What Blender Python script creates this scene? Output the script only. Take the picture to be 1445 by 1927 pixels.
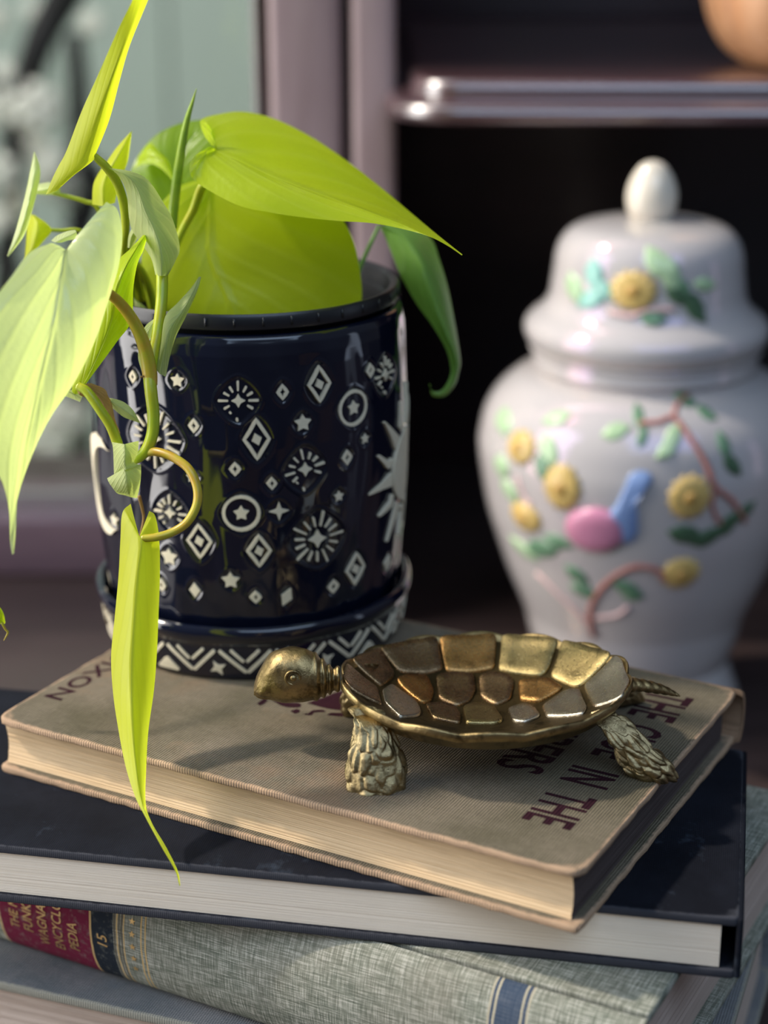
import bpy, bmesh, math, random
import numpy as np
from mathutils import Vector, Matrix, noise as mnoise
for o in list(bpy.data.objects): bpy.data.objects.remove(o)
random.seed(7); rng = np.random.default_rng(7)
SC = bpy.context.scene; COL = SC.collection
PI = math.pi

# ------------------------------------------------------------------ camera
FPX = 3420.0; PITCH = math.radians(19.39); ROLL = 0.0039; CX, CY = 722.5, 963.5; CZ = 0.365
cam = bpy.data.cameras.new('camera'); camo = bpy.data.objects.new('camera', cam); COL.objects.link(camo)
cam.sensor_fit = 'VERTICAL'; cam.sensor_height = 36.0; cam.sensor_width = 27.0
cam.lens = FPX / 1927 * 36
cam.clip_start = 0.02; cam.clip_end = 50
camo.location = (0, 0, CZ)
camo.rotation_euler = (Matrix.Rotation(math.pi/2 - PITCH, 3, 'X') @ Matrix.Rotation(-ROLL, 3, 'Z')).to_euler()
cam.dof.use_dof = True; cam.dof.focus_distance = 0.525; cam.dof.aperture_fstop = 5.8
SC.camera = camo

# ------------------------------------------------------------------ world and lights
wd = bpy.data.worlds.new('world'); SC.world = wd; wd.use_nodes = True
wn = wd.node_tree; bg = wn.nodes['Background']
tc = wn.nodes.new('ShaderNodeTexCoord'); sp = wn.nodes.new('ShaderNodeSeparateXYZ')
mr = wn.nodes.new('ShaderNodeMapRange'); mr.inputs['From Min'].default_value = -0.35; mr.inputs['From Max'].default_value = 0.9
rp = wn.nodes.new('ShaderNodeValToRGB')
rp.color_ramp.elements[0].color = (0.10, 0.085, 0.08, 1); rp.color_ramp.elements[1].color = (0.42, 0.50, 0.62, 1)
wn.links.new(tc.outputs['Generated'], sp.inputs[0]); wn.links.new(sp.outputs['Z'], mr.inputs['Value'])
wn.links.new(mr.outputs[0], rp.inputs[0]); wn.links.new(rp.outputs[0], bg.inputs['Color'])
bg.inputs['Strength'].default_value = 0.30

def look(o, target):
    d = Vector(target) - o.location
    o.rotation_euler = d.to_track_quat('-Z', 'Y').to_euler()
sunl = bpy.data.lights.new('sun', 'SUN'); sun = bpy.data.objects.new('sun', sunl); COL.objects.link(sun)
sunl.energy = 2.5; sunl.angle = math.radians(3.5); sunl.color = (1.0, 0.89, 0.76)
sun.location = (-1.6, 0.45, 2.1); sun.rotation_euler = Vector((0.78, -0.09, -1.0)).to_track_quat('-Z', 'Y').to_euler()
def area(name, loc, target, sx, sy, power, col):
    l = bpy.data.lights.new(name, 'AREA'); l.shape = 'RECTANGLE'; l.size = sx; l.size_y = sy
    l.energy = power; l.color = col
    o = bpy.data.objects.new(name, l); COL.objects.link(o); o.location = loc; look(o, target); return o
area('window_light_left', (-1.25, 0.36, 0.42), (0, 0.5, 0.15), 0.70, 1.7, 21.0, (1.0, 0.97, 0.94))
area('room_window_light', (0.35, -0.60, 1.45), (0.10, 0.75, 0.20), 1.5, 0.9, 10.5, (0.56, 0.74, 1.0))
area('narrow_window_right', (1.45, 0.42, 0.05), (0.0, 0.55, 0.15), 0.16, 1.3, 0.7, (0.66, 0.78, 1.0))
area('garden_fill_light', (-0.95, 1.12, 1.15), (-0.75, 2.7, 0.0), 2.2, 0.6, 24.0, (0.95, 0.98, 1.0))  # area lamp added outdoors to brighten the fence and blossoms
SC.view_settings.view_transform = 'Standard'; SC.view_settings.look = 'None'
SC.view_settings.gamma = 1.0; SC.view_settings.use_curve_mapping = False
SC.view_settings.exposure = 0.33

# ------------------------------------------------------------------ helpers
cp, spi = math.cos(PITCH), math.sin(PITCH); cr, sr = math.cos(ROLL), math.sin(ROLL)
def ray(px, py):
    X = (px - CX)/FPX; Y = -(py - CY)/FPX
    X, Y = cr*X - sr*Y, sr*X + cr*Y
    return np.array([X, cp + Y*spi, -spi + Y*cp])
def at(px, py, Y):                       # point of the place seen at that picture spot, at distance Y
    r = ray(px, py); t = Y/r[1]
    return np.array([r[0]*t, Y, CZ + r[2]*t])
def onz(px, py, z):
    r = ray(px, py); t = (z - CZ)/r[2]
    return np.array([r[0]*t, r[1]*t, z])

def tag(o, label, cat, group=None, kind=None):
    if label: o['label'] = label
    if cat: o['category'] = cat
    if group: o['group'] = group
    if kind: o['kind'] = kind
    return o
def empty(name, loc, rz=0.0, label=None, cat=None, group=None):
    o = bpy.data.objects.new(name, None); COL.objects.link(o); o.empty_display_size = 0.02
    o.location = loc; o.rotation_euler = (0, 0, rz); tag(o, label, cat, group); return o
def origin_of(o):
    p = Vector((0, 0, 0))
    while o: p += o.location; o = o.parent
    return p
def mesh(name, vs, fs, mat, parent=None, local=False, smooth=True, base=None, uv=None, mats=None, midx=None):
    """vs in world coordinates unless local=True (then in the parent's own axes)."""
    me = bpy.data.meshes.new(name)
    vs = [tuple(map(float, v)) for v in vs]
    off = Vector((0, 0, 0))
    if not local and parent is not None: off = origin_of(parent)
    if base is not None: off = Vector(base)
    vs = [(v[0]-off.x, v[1]-off.y, v[2]-off.z) for v in vs]
    me.from_pydata(vs, [], [tuple(int(i) for i in f) for f in fs]); me.update()
    for m in (mats or [mat]): me.materials.append(m)
    if midx is not None: me.polygons.foreach_set('material_index', midx)
    if smooth: me.polygons.foreach_set('use_smooth', [True]*len(me.polygons))
    if uv is not None:
        l = me.uv_layers.new(name='UVMap')
        li = np.zeros(len(me.loops), dtype=np.int32); me.loops.foreach_get('vertex_index', li)
        l.data.foreach_set('uv', np.asarray(uv, dtype=np.float32)[li].ravel())
    o = bpy.data.objects.new(name, me); COL.objects.link(o)
    if base is not None: o.location = off
    if parent is not None: o.parent = parent
    return o
def from_bm(name, bm, mat, parent=None, local=True, smooth=True, base=None):
    bmesh.ops.recalc_face_normals(bm, faces=bm.faces)
    bm.verts.index_update()
    vs = [v.co[:] for v in bm.verts]; fs = [[v.index for v in f.verts] for f in bm.faces]
    bm.free(); return mesh(name, vs, fs, mat, parent, local, smooth, base)
def autosmooth(o, deg=35):
    me = o.data; bm = bmesh.new(); bm.from_mesh(me)
    for e in bm.edges:
        if len(e.link_faces) == 2 and e.calc_face_angle(0) > math.radians(deg): e.smooth = False
    bm.to_mesh(me); bm.free(); return o
def catmull(P, n):
    P = np.asarray(P, float); Q = np.vstack([2*P[0]-P[1], P, 2*P[-1]-P[-2]]); out = []
    for i in range(1, len(Q)-2):
        for k in range(n):
            t = k/n; a, b, c, d = Q[i-1], Q[i], Q[i+1], Q[i+2]
            out.append(.5*((2*b) + (c-a)*t + (2*a-5*b+4*c-d)*t*t + (3*b-a-3*c+d)*t**3))
    out.append(Q[-2]); return np.array(out)
def grid_faces(n, m, wrap=False, flip=False):
    f = []
    for i in range(n-1):
        for j in range(m if wrap else m-1):
            a, b = i*m+j, i*m+(j+1) % m; q = (a, b, b+m, a+m)
            f.append(q[::-1] if flip else q)
    return f
def tube_geo(pts, rad, seg=14, cap=True, sq=None):
    pts = np.asarray(pts, float); n = len(pts); rad = np.broadcast_to(np.asarray(rad, float), (n,))
    T = np.gradient(pts, axis=0); T /= np.linalg.norm(T, axis=1)[:, None] + 1e-12
    up = np.array([0, 0, 1.0]) if abs(T[0][2]) < .9 else np.array([0, 1.0, 0])
    U = np.cross(T[0], up); U /= np.linalg.norm(U); vs = []
    for i in range(n):
        U = U - T[i]*(U@T[i]); U /= np.linalg.norm(U); V = np.cross(T[i], U)
        for k in range(seg):
            a = 2*PI*k/seg; vs.append(pts[i] + rad[i]*(U*math.cos(a) + V*math.sin(a)))
    fs = grid_faces(n, seg, wrap=True)
    if cap:
        for end, idx in ((0, 0), (n-1, 1)):
            vs.append(pts[end] + T[end]*rad[end]*(0.5 if idx else -0.5)); c = len(vs)-1
            for k in range(seg):
                a, b = end*seg+k, end*seg+(k+1) % seg
                fs.append((a, c, b) if idx == 0 else (a, b, c))
    return vs, fs
def lathe_geo(prof, cx=0, cy=0, seg=96):
    vs = []; 
    for r, z in prof:
        for k in range(seg):
            a = 2*PI*k/seg; vs.append((cx+r*math.cos(a), cy+r*math.sin(a), z))
    return vs, grid_faces(len(prof), seg, wrap=True)
def boxbm(x0, x1, y0, y1, z0, z1, bev=0.0, seg=2, bm=None):
    b = bmesh.new()
    bmesh.ops.create_cube(b, size=1)
    for v in b.verts: v.co = ((x0+x1)/2 + v.co.x*(x1-x0), (y0+y1)/2 + v.co.y*(y1-y0), (z0+z1)/2 + v.co.z*(z1-z0))
    if bev: bmesh.ops.bevel(b, geom=b.edges[:], offset=bev, segments=seg, affect='EDGES', profile=.5)
    return b

# ------------------------------------------------------------------ materials
class NT:
    def __init__(s, name):
        s.m = bpy.data.materials.new(name); s.m.use_nodes = True; s.t = s.m.node_tree
        s.b = s.t.nodes['Principled BSDF']; s.out = s.t.nodes['Material Output']
    def n(s, typ, **kw):
        nd = s.t.nodes.new('ShaderNode'+typ)
        for k, v in kw.items():
            if k in nd.inputs.keys() if isinstance(k, str) else False: nd.inputs[k].default_value = v
            else: setattr(nd, k, v)
        return nd
    def l(s, a, b): s.t.links.new(a, b)
    def coord(s, scale=(1, 1, 1), kind='Object', rot=(0, 0, 0)):
        c = s.n('TexCoord'); mp = s.n('Mapping'); mp.inputs['Scale'].default_value = scale
        mp.inputs['Rotation'].default_value = rot
        s.l(c.outputs[kind], mp.inputs[0]); return mp.outputs[0]
    def noise(s, co, scale, detail=4, rough=.55):
        nd = s.n('TexNoise'); nd.inputs['Scale'].default_value = scale; nd.inputs['Detail'].default_value = detail
        nd.inputs['Roughness'].default_value = rough; s.l(co, nd.inputs['Vector']); return nd.outputs['Fac']
    def ramp(s, fac, stops):
        r = s.n('ValToRGB'); cr_ = r.color_ramp
        while len(cr_.elements) < len(stops): cr_.elements.new(.5)
        for e, (p, c) in zip(cr_.elements, stops): e.position = p; e.color = (*c, 1) if len(c) == 3 else c
        s.l(fac, r.inputs[0]); return r.outputs[0]
    def mix(s, fac, a, b, mode='MIX'):
        m = s.n('Mix', data_type='RGBA', blend_type=mode)
        for sock, v in ((m.inputs[0], fac), (m.inputs[6], a), (m.inputs[7], b)):
            if isinstance(v, bpy.types.NodeSocket): s.l(v, sock)
            elif isinstance(v, (int, float)): sock.default_value = v
            else: sock.default_value = (*v, 1)
        return m.outputs[2]
    def math(s, op, a, b=0.0, c=None):
        m = s.n('Math', operation=op)
        for i, v in enumerate((a, b) if c is None else (a, b, c)):
            if isinstance(v, bpy.types.NodeSocket): s.l(v, m.inputs[i])
            else: m.inputs[i].default_value = v
        return m.outputs[0]
    def bump(s, h, strength=.3, dist=.001, prev=None):
        b = s.n('Bump'); b.inputs['Strength'].default_value = strength; b.inputs['Distance'].default_value = dist
        s.l(h, b.inputs['Height'])
        if prev: s.l(prev, b.inputs['Normal'])
        return b.outputs[0]
    def set(s, **kw):
        for k, v in kw.items():
            k = {'base': 'Base Color', 'rough': 'Roughness', 'metal': 'Metallic', 'spec': 'Specular IOR Level', 'normal': 'Normal', 'coat': 'Coat Weight', 'coatr': 'Coat Roughness', 'ior': 'IOR', 'sheen': 'Sheen Weight'}[k]
            i = s.b.inputs[k]
            if isinstance(v, bpy.types.NodeSocket): s.l(v, i)
            elif isinstance(v, (int, float)): i.default_value = v
            else: i.default_value = (*v, 1)
        return s
def plain(name, col, rough=.6, spec=.4, metal=0, var=.15, scale=30, bump=0):
    t = NT(name); co = t.coord(); f = t.noise(co, scale)
    c = t.mix(f, tuple(max(0, x*(1-var)) for x in col), tuple(x*(1+var) for x in col))
    t.set(base=c, rough=rough, spec=spec, metal=metal)
    if bump: t.set(normal=t.bump(t.noise(co, scale*8), bump, .0005))
    return t.m
def cloth(name, c1, c2, period=.0007, ribs=(1.0, .4), blotch=22, wearcol=None, wearattr=False, bstr=.5, rough=.85, stain=None, contrast=.25):
    t = NT(name); co = t.coord(); xyz = t.n('SeparateXYZ'); t.l(co, xyz.inputs[0])
    k = 2*PI/period
    j = t.noise(co, 260, 3); j2 = t.math('MULTIPLY', j, 2.2)
    sx = t.math('SINE', t.math('ADD', t.math('MULTIPLY', xyz.outputs['Y'], k), j2))
    sy = t.math('SINE', t.math('ADD', t.math('MULTIPLY', xyz.outputs['X'], k), j2))
    w = t.math('ADD', t.math('MULTIPLY', sx, ribs[0]*.5), t.math('MULTIPLY', sy, ribs[1]*.5))
    fine = t.noise(t.coord((1, .12, 1)), 3000, 2); fine2 = t.noise(t.coord((.12, 1, 1)), 3000, 2)
    h = t.math('ADD', w, t.math('ADD', fine, fine2))
    big = t.noise(co, blotch, 6, .65)
    col = t.mix(t.ramp(big, [(.35, (0, 0, 0)), (.65, (1, 1, 1))]), c1, c2)
    hn = t.math('MULTIPLY_ADD', h, contrast, 1-contrast*.9)
    cc = t.n('CombineColor'); [t.l(hn, cc.inputs[i]) for i in range(3)]
    col = t.mix(1.0, col, cc.outputs[0], 'MULTIPLY')
    if stain:
        sf = t.ramp(t.noise(co, stain[1], 5, .7), [(stain[2], (0, 0, 0)), (stain[2]+.12, (1, 1, 1))])
        col = t.mix(t.math('MULTIPLY', sf, stain[3]), col, stain[0])
    if wearattr:
        a = t.n('Attribute', attribute_name='wear'); 
        wf = t.math('ADD', a.outputs['Fac'], t.math('MULTIPLY_ADD', t.noise(co, 380, 5, .7), 1.0, -.55))
        wf = t.ramp(wf, [(.35, (0, 0, 0)), (.75, (1, 1, 1))])
        col = t.mix(wf, col, wearcol)
    t.set(base=col, rough=rough, spec=.10, normal=t.bump(h, bstr, .00012))
    return t.m
def paper(name, c1, c2, rough=.85, streak=1.0, axis='Z'):
    t = NT(name)
    sc = (6, 6, 900) if axis == 'Z' else (6, 900, 6)
    co = t.coord(sc); f = t.noise(co, 4, 6, .7); f2 = t.noise(t.coord(), 40, 4); f3 = t.noise(t.coord((15, 15, 220)), 4, 3)
    c = t.mix(t.ramp(f, [(.3, (0, 0, 0)), (.7, (1, 1, 1))]), c1, c2)
    dk = tuple(x*.72 for x in c1)
    c = t.mix(t.math('MULTIPLY', t.ramp(f3, [(.5, (0, 0, 0)), (.72, (1, 1, 1))]), .45*streak), c, dk)
    c = t.mix(t.math('MULTIPLY', f2, .25*streak), c, dk)
    t.set(base=c, rough=rough, spec=.15, normal=t.bump(f, .5, .0003)); return t.m
def leafmat(name, c1, c2, trans=.55, rough=.32, vein=(.5), edge=None, gloss=.5, veinc=None):
    t = NT(name); uvn = t.n('TexCoord'); s = t.n('SeparateXYZ'); t.l(uvn.outputs['UV'], s.inputs[0])
    au = t.math('ABSOLUTE', s.outputs['X'])
    # side veins sweep from the midrib towards the tip
    ph = t.math('SUBTRACT', t.math('MULTIPLY', s.outputs['Y'], 46), t.math('MULTIPLY', t.math('POWER', au, .8), 20))
    v = t.math('POWER', t.math('MULTIPLY_ADD', t.math('SINE', ph), .5, .5), 4)
    mid = t.ramp(au, [(.0, (1, 1, 1)), (.05, (0, 0, 0))])
    co = t.coord(); nb = t.noise(co, 45, 4); nf = t.noise(co, 600, 3)
    h = t.math('ADD', t.math('MULTIPLY', v, -.28), t.math('ADD', t.math('MULTIPLY', mid, -.8), t.math('MULTIPLY', nf, .25)))
    col = t.mix(nb, c1, c2)
    if veinc: col = t.mix(t.math('MULTIPLY', t.math('ADD', v, mid), .12), col, veinc)
    nrm = t.bump(h, vein, .0006)
    t.set(base=col, rough=rough, spec=gloss, normal=nrm)
    tr = t.n('BsdfTranslucent'); t.l(t.mix(1.0, col, (1.25, 1.35, .7), 'MULTIPLY'), tr.inputs['Color']); t.l(nrm, tr.inputs['Normal'])
    ms = t.n('MixShader'); ms.inputs[0].default_value = trans
    t.l(t.b.outputs[0], ms.inputs[1]); t.l(tr.outputs[0], ms.inputs[2]); t.l(ms.outputs[0], t.out.inputs[0]); return t.m
def wood(name, c1, c2, rough=.3, spec=.5, scale=1.0, coat=.3, axis='X'):
    t = NT(name); sc = {'X': (2, 18, 18), 'Z': (18, 18, 2), 'Y': (18, 2, 18)}[axis]
    co = t.coord(tuple(x*scale for x in sc)); f = t.noise(co, 4, 8, .65)
    t.set(base=t.mix(t.ramp(f, [(.3, (0, 0, 0)), (.7, (1, 1, 1))]), c1, c2), rough=rough, spec=spec, coat=coat, coatr=.15,
          normal=t.bump(f, .12, .0004)); return t.m

M = {}
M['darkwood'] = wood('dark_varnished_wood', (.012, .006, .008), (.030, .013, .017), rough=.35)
M['counter'] = wood('counter_wood', (.030, .020, .019), (.062, .040, .038), rough=.45, coat=.15)
M['purplewood'] = wood('faded_purple_brown_wood', (.24, .165, .165), (.40, .30, .30), rough=.45, coat=.2, axis='Z', scale=.5)
M['gapshade'] = wood('painted_gap_shade', (.006, .006, .010), (.012, .012, .016), rough=.5, coat=0, axis='Z')  # near-black colour paints the shade in the gaps beside the stiles
M['redwood'] = wood('red_brown_wood', (.030, .010, .013), (.085, .028, .032), rough=.3, spec=.8, coat=1.0)
M['redwood'].node_tree.nodes['Principled BSDF'].inputs['Coat Roughness'].default_value = .26
M['redwood'].node_tree.nodes['Principled BSDF'].inputs['Coat IOR'].default_value = 2.3
M['sillwood'] = wood('window_sill_wood', (.11, .07, .09), (.20, .13, .15), rough=.35, coat=.3)
M['orangewood'] = wood('pale_orange_wood', (.50, .23, .10), (.70, .38, .20), rough=.5, coat=.1, axis='Z')
M['glaze'] = None

# ------------------------------------------------------------------ the setting
def setting(name, bm, mat): 
    o = from_bm(name, bm, mat); o['kind'] = 'structure'; autosmooth(o); return o
setting('floor', boxbm(-3, 3, -2, 1.05, -.80, -.77), plain('floor_boards', (.10, .065, .045), .5))
setting('ground', boxbm(-6, 4, 1.06, 6.0, -.80, -.77), plain('ground_grass', (.10, .17, .07), .9))
# window on the left behind the plant: frame, sill, pane, wall above and below
WY = 0.965; WX = at(482, 100, .945)[0]
w1 = empty('window_1', (-.80, WY, .04)); w1['kind'] = 'structure'
from_bm('window_frame', boxbm(WX, -.061, WY-.02, WY+.02, .038, 1.1, .001), M['redwood'], w1, local=False)
from_bm('window_frame', boxbm(-1.62, -1.56, WY-.02, WY+.02, .038, 1.1, .002), M['redwood'], w1, local=False)
from_bm('window_frame', boxbm(-1.56, WX, WY-.02, WY+.02, 1.04, 1.1, .002), M['redwood'], w1, local=False)
gl = NT('window_glass'); trn = gl.n('BsdfTransparent'); gls = gl.n('BsdfGlossy'); gls.inputs['Roughness'].default_value = .02
fr = gl.n('Fresnel'); fr.inputs[0].default_value = 1.45; mx = gl.n('MixShader'); gl.l(fr.outputs[0], mx.inputs[0])
trn.inputs[0].default_value = (.95, .97, .96, 1)
gl.l(trn.outputs[0], mx.inputs[1]); gl.l(gls.outputs[0], mx.inputs[2]); gl.l(mx.outputs[0], gl.out.inputs[0])
from_bm('pane', boxbm(-1.56, WX, WY-.002, WY+.002, .038, 1.04), gl.m, w1, local=False, smooth=False)
# sill: stepped rail in front of the window
b = boxbm(-1.62, -.064, WY-.035, WY+.03, .0, .036, .004, 3)
setting('trim_1', b, M['sillwood'])
def wall_bm():
    b1 = boxbm(-3, -1.62, WY-.02, WY+.03, -.77, 1.4); b2 = boxbm(-1.62, -.47, WY-.02, WY+.03, -.77, -.002)
    me_ = bpy.data.meshes.new('tmp'); b2.to_mesh(me_); b1.from_mesh(me_); b2.free(); return b1
setting('wall_back', wall_bm(), plain('plaster', (.45, .43, .42), .8))

# ------------------------------------------------------------------ cabinet: counter, stiles, shelf, interior
cab = empty('wooden_cabinet', (0, 1.0, -.77), label='dark varnished wooden cabinet with open shelves and a deep counter behind the books', cat='cabinet')
from_bm('counter', boxbm(-.46, 1.2, .12, 1.16, -.035, 0, .004, 3), M['counter'], cab, local=False)
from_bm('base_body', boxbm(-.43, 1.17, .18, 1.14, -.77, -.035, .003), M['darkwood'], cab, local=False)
SY = .862
def stile(x0, x1, y0, y1, mat, nm='stile', bev=.004):
    return from_bm(nm, boxbm(x0, x1, y0, y1, 0, .95, bev, 3), mat, cab, local=False)
xpx = lambda px, Y: at(px, 100, Y)[0]
stile(xpx(484, SY), xpx(497, SY), SY+.004, SY+.03, M['redwood'], 'edge_strip', .001)
stile(xpx(497, SY), xpx(512, SY), SY+.012, SY+.05, M['gapshade'], 'gap_shade_strip', .001)  # set-back strip coloured as the dark gap, not a board of its own
stile(xpx(511, SY), xpx(648, SY), SY, SY+.05, M['purplewood'])
stile(xpx(646, SY), xpx(672, SY), SY+.014, SY+.05, M['gapshade'], 'gap_shade_strip', .001)
stile(xpx(668, SY), xpx(751, SY), SY-.004, SY+.05, M['purplewood'])
PX = xpx(751, SY)
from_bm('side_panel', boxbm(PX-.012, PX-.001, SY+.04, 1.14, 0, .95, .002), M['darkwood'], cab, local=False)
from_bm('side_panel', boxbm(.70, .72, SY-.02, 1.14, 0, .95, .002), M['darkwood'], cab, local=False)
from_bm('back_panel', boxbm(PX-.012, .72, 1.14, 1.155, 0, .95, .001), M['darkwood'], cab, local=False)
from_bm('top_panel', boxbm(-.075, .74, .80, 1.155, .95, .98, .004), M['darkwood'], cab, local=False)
# moulded shelf: rounded left front corner and an ogee edge, the front edge runs slightly towards us at the right
def moulded_shelf():
    A = onz(800, 150, .2805); A = np.array([A[0]-.006, A[1]]); Bp = np.array([.70, A[1]-.035])
    # outline of shelf (plan), inner line; edge profile: offsets outward and heights
    r = .022; pts = []
    d = (Bp-A)/np.linalg.norm(Bp-A); nrm = np.array([d[1], -d[0]])      # outward (towards camera)
    c = A + d*r - nrm*r
    pts.append(np.array([A[0], 1.13]))
    for k in range(0, 11):
        a = k/10*PI/2; pts.append(c - d*r*math.cos(a) + nrm*r*math.sin(a))
    pts.append(Bp)
    P = np.array(pts); T = np.gradient(P, axis=0); T /= np.linalg.norm(T, axis=1)[:, None]
    N = np.stack([T[:, 1], -T[:, 0]], 1)
    prof = [(-.02, .2805), (-.007, .2805)] + [(-.0065+.0055*math.sin(a), .2755+.0050*math.cos(a)) for a in np.linspace(.15, 1.75, 12)] + [(-.0012, .2728), (.0015, .2716)] + \
        [(.0050+.0060*math.sin(a), .2665+.0048*math.cos(a)) for a in np.linspace(-.35, 2.5, 16)] + [(.004, .2618), (-.02, .2615)]
    vs = [];
    for (o_, z) in prof:
        for p, n_ in zip(P, N): vs.append((p[0]+n_[0]*o_, p[1]+n_[1]*o_, z))
    fs = grid_faces(len(prof), len(P))
    m = len(P)
    top = [i for i in range(m)]; bot = [(len(prof)-1)*m+i for i in range(m)]
    vs.append((.70, 1.13, .2805)); vs.append((.70, 1.13, .2615))
    fs.append(top + [len(vs)-2]); fs.append((bot+[len(vs)-1])[::-1])
    return mesh('shelf', vs, fs, M['redwood'], cab)
autosmooth(moulded_shelf(), 50)

# wooden vessel on the shelf
def wooden_vessel():
    base = onz(1425, 152, .2806); Y = base[1]+.052; c = at(1440, 150, Y); R = .052
    cx = at(1325, 40, Y)[0] + R
    z0 = .2806; prof = [(0, z0), (.026, z0), (.034, z0+.003), (.042, z0+.010), (.0485, z0+.022), (.052, z0+.040), (.050, z0+.062), (.043, z0+.080), (.034, z0+.092), (.031, z0+.104), (.035, z0+.112), (.032, z0+.113), (.028, z0+.104), (.030, z0+.092), (.02, z0+.03), (0, z0+.02)]
    prof = catmull(prof, 3); vs, fs = lathe_geo(prof, cx, Y, 120)
    vs = [((v[0]-cx)*(1-.05*max(0, math.cos(12*math.atan2(v[1]-Y, v[0]-cx)))**6)+cx, (v[1]-Y)*(1-.05*max(0, math.cos(12*math.atan2(v[1]-Y, v[0]-cx)))**6)+Y, v[2]) for v in vs]
    o = mesh('wooden_vase', vs, fs, M['orangewood'], base=(cx, Y, z0))
    tag(o, 'rounded pale orange wooden vase with upright grooves, standing on the upper shelf at the right', 'vase')
wooden_vessel()

# ------------------------------------------------------------------ garden outside
fence = empty('garden_fence', (-1.2, 3.0, -.77), label='painted grey-green plank garden fence seen blurred through the window', cat='fence')
gm = plain('fence_paint', (.58, .63, .56), .8, var=.08, scale=3)
pk = None
for i in range(24):
    x = -3.4 + i*.17
    if pk is None:
        pk = from_bm('plank', boxbm(0, .164, -.012, .012, 0, 2.4, .003), gm, fence, local=True, smooth=False); p = pk
    else:
        p = pk.copy(); COL.objects.link(p); p.parent = fence
    p.location = (x+1.2, (i % 3)*.004, 0)
shrub = empty('blossoming_shrub', (-.55, 1.75, -.77), label='dark-branched shrub with round white blossoms, blurred outside the window', cat='shrub')
bark = plain('dark_bark', (.018, .016, .017), .85)
def branch(pts, r0, r1):
    P = catmull([at(x, y, Y) for x, y, Y in pts], 5); R = np.linspace(r0, r1, len(P))
    v, f = tube_geo(P, R, 8); mesh('branch', v, f, bark, shrub)
branch([(150, 1500, 1.75), (152, 800, 1.75), (150, 420, 1.75), (158, 200, 1.76), (150, 60, 1.78)], .013, .008)
branch([(10, 560, 1.8), (40, 230, 1.75), (75, 90, 1.72), (110, 20, 1.72), (170, -80, 1.7)], .012, .017)
branch([(40, 230, 1.75), (-30, 120, 1.75), (-80, 60, 1.8)], .008, .006)
branch([(150, 420, 1.75), (120, 330, 1.74), (60, 270, 1.72), (0, 250, 1.72)], .007, .004)
branch([(152, 800, 1.75), (110, 640, 1.7), (60, 520, 1.7), (-20, 470, 1.7)], .008, .004)
branch([(150, 440, 1.75), (180, 360, 1.76), (190, 300, 1.77)], .014, .006)
petw = NT('white_petal'); tr_ = petw.n('BsdfTranslucent'); tr_.inputs[0].default_value = (.9, .88, .8, 1); msx = petw.n('MixShader'); msx.inputs[0].default_value = .45
petw.set(base=(.95, .93, .88), rough=.6); petw.l(petw.b.outputs[0], msx.inputs[1]); petw.l(tr_.outputs[0], msx.inputs[2]); petw.l(msx.outputs[0], petw.out.inputs[0])
def blossom_mesh():
    bm = bmesh.new()
    for k in range(6):
        a = k*PI/3; m_ = Matrix.Rotation(a, 4, 'Y') @ Matrix.Translation((.55, 0, 0)) @ Matrix.Diagonal((.5, .22, .38, 1))
        bmesh.ops.create_icosphere(bm, subdivisions=1, radius=1, matrix=m_)
    bmesh.ops.create_icosphere(bm, subdivisions=1, radius=.3)
    return bm
bl0 = None
for (x, y, s, Y) in [(78, 198, 44, 1.7), (12, 200, 34, 1.72), (6, 318, 34, 1.7), (95, 296, 34, 1.7), (70, 262, 20, 1.7), (35, 385, 28, 1.72), (128, 352, 32, 1.72), (95, 345, 24, 1.72), (-5, 410, 26, 1.7), (62, 862, 62, 1.66), (120, 790, 44, 1.68), (95, 850, 30, 1.7), (20, 770, 22, 1.7), (180, 40, 22, 1.8), (15, 130, 22, 1.75), (60, 110, 18, 1.74), (40, 700, 22, 1.7), (5, 30, 22, 1.8), (150, 780, 24, 1.7), (70, 15, 18, 1.8)]:
    c = at(x, y, Y); rr = s*Y*1.0/FPX*1.15
    if bl0 is None: bl0 = from_bm('blossom', blossom_mesh(), petw.m, shrub, local=True); o = bl0
    else: o = bl0.copy(); COL.objects.link(o); o.parent = shrub
    o.location = Vector(c) - shrub.location; o.scale = (rr, rr, rr); o.rotation_euler = (random.uniform(-.5, .3), random.uniform(0, 3), random.uniform(-.6, .6))

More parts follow.
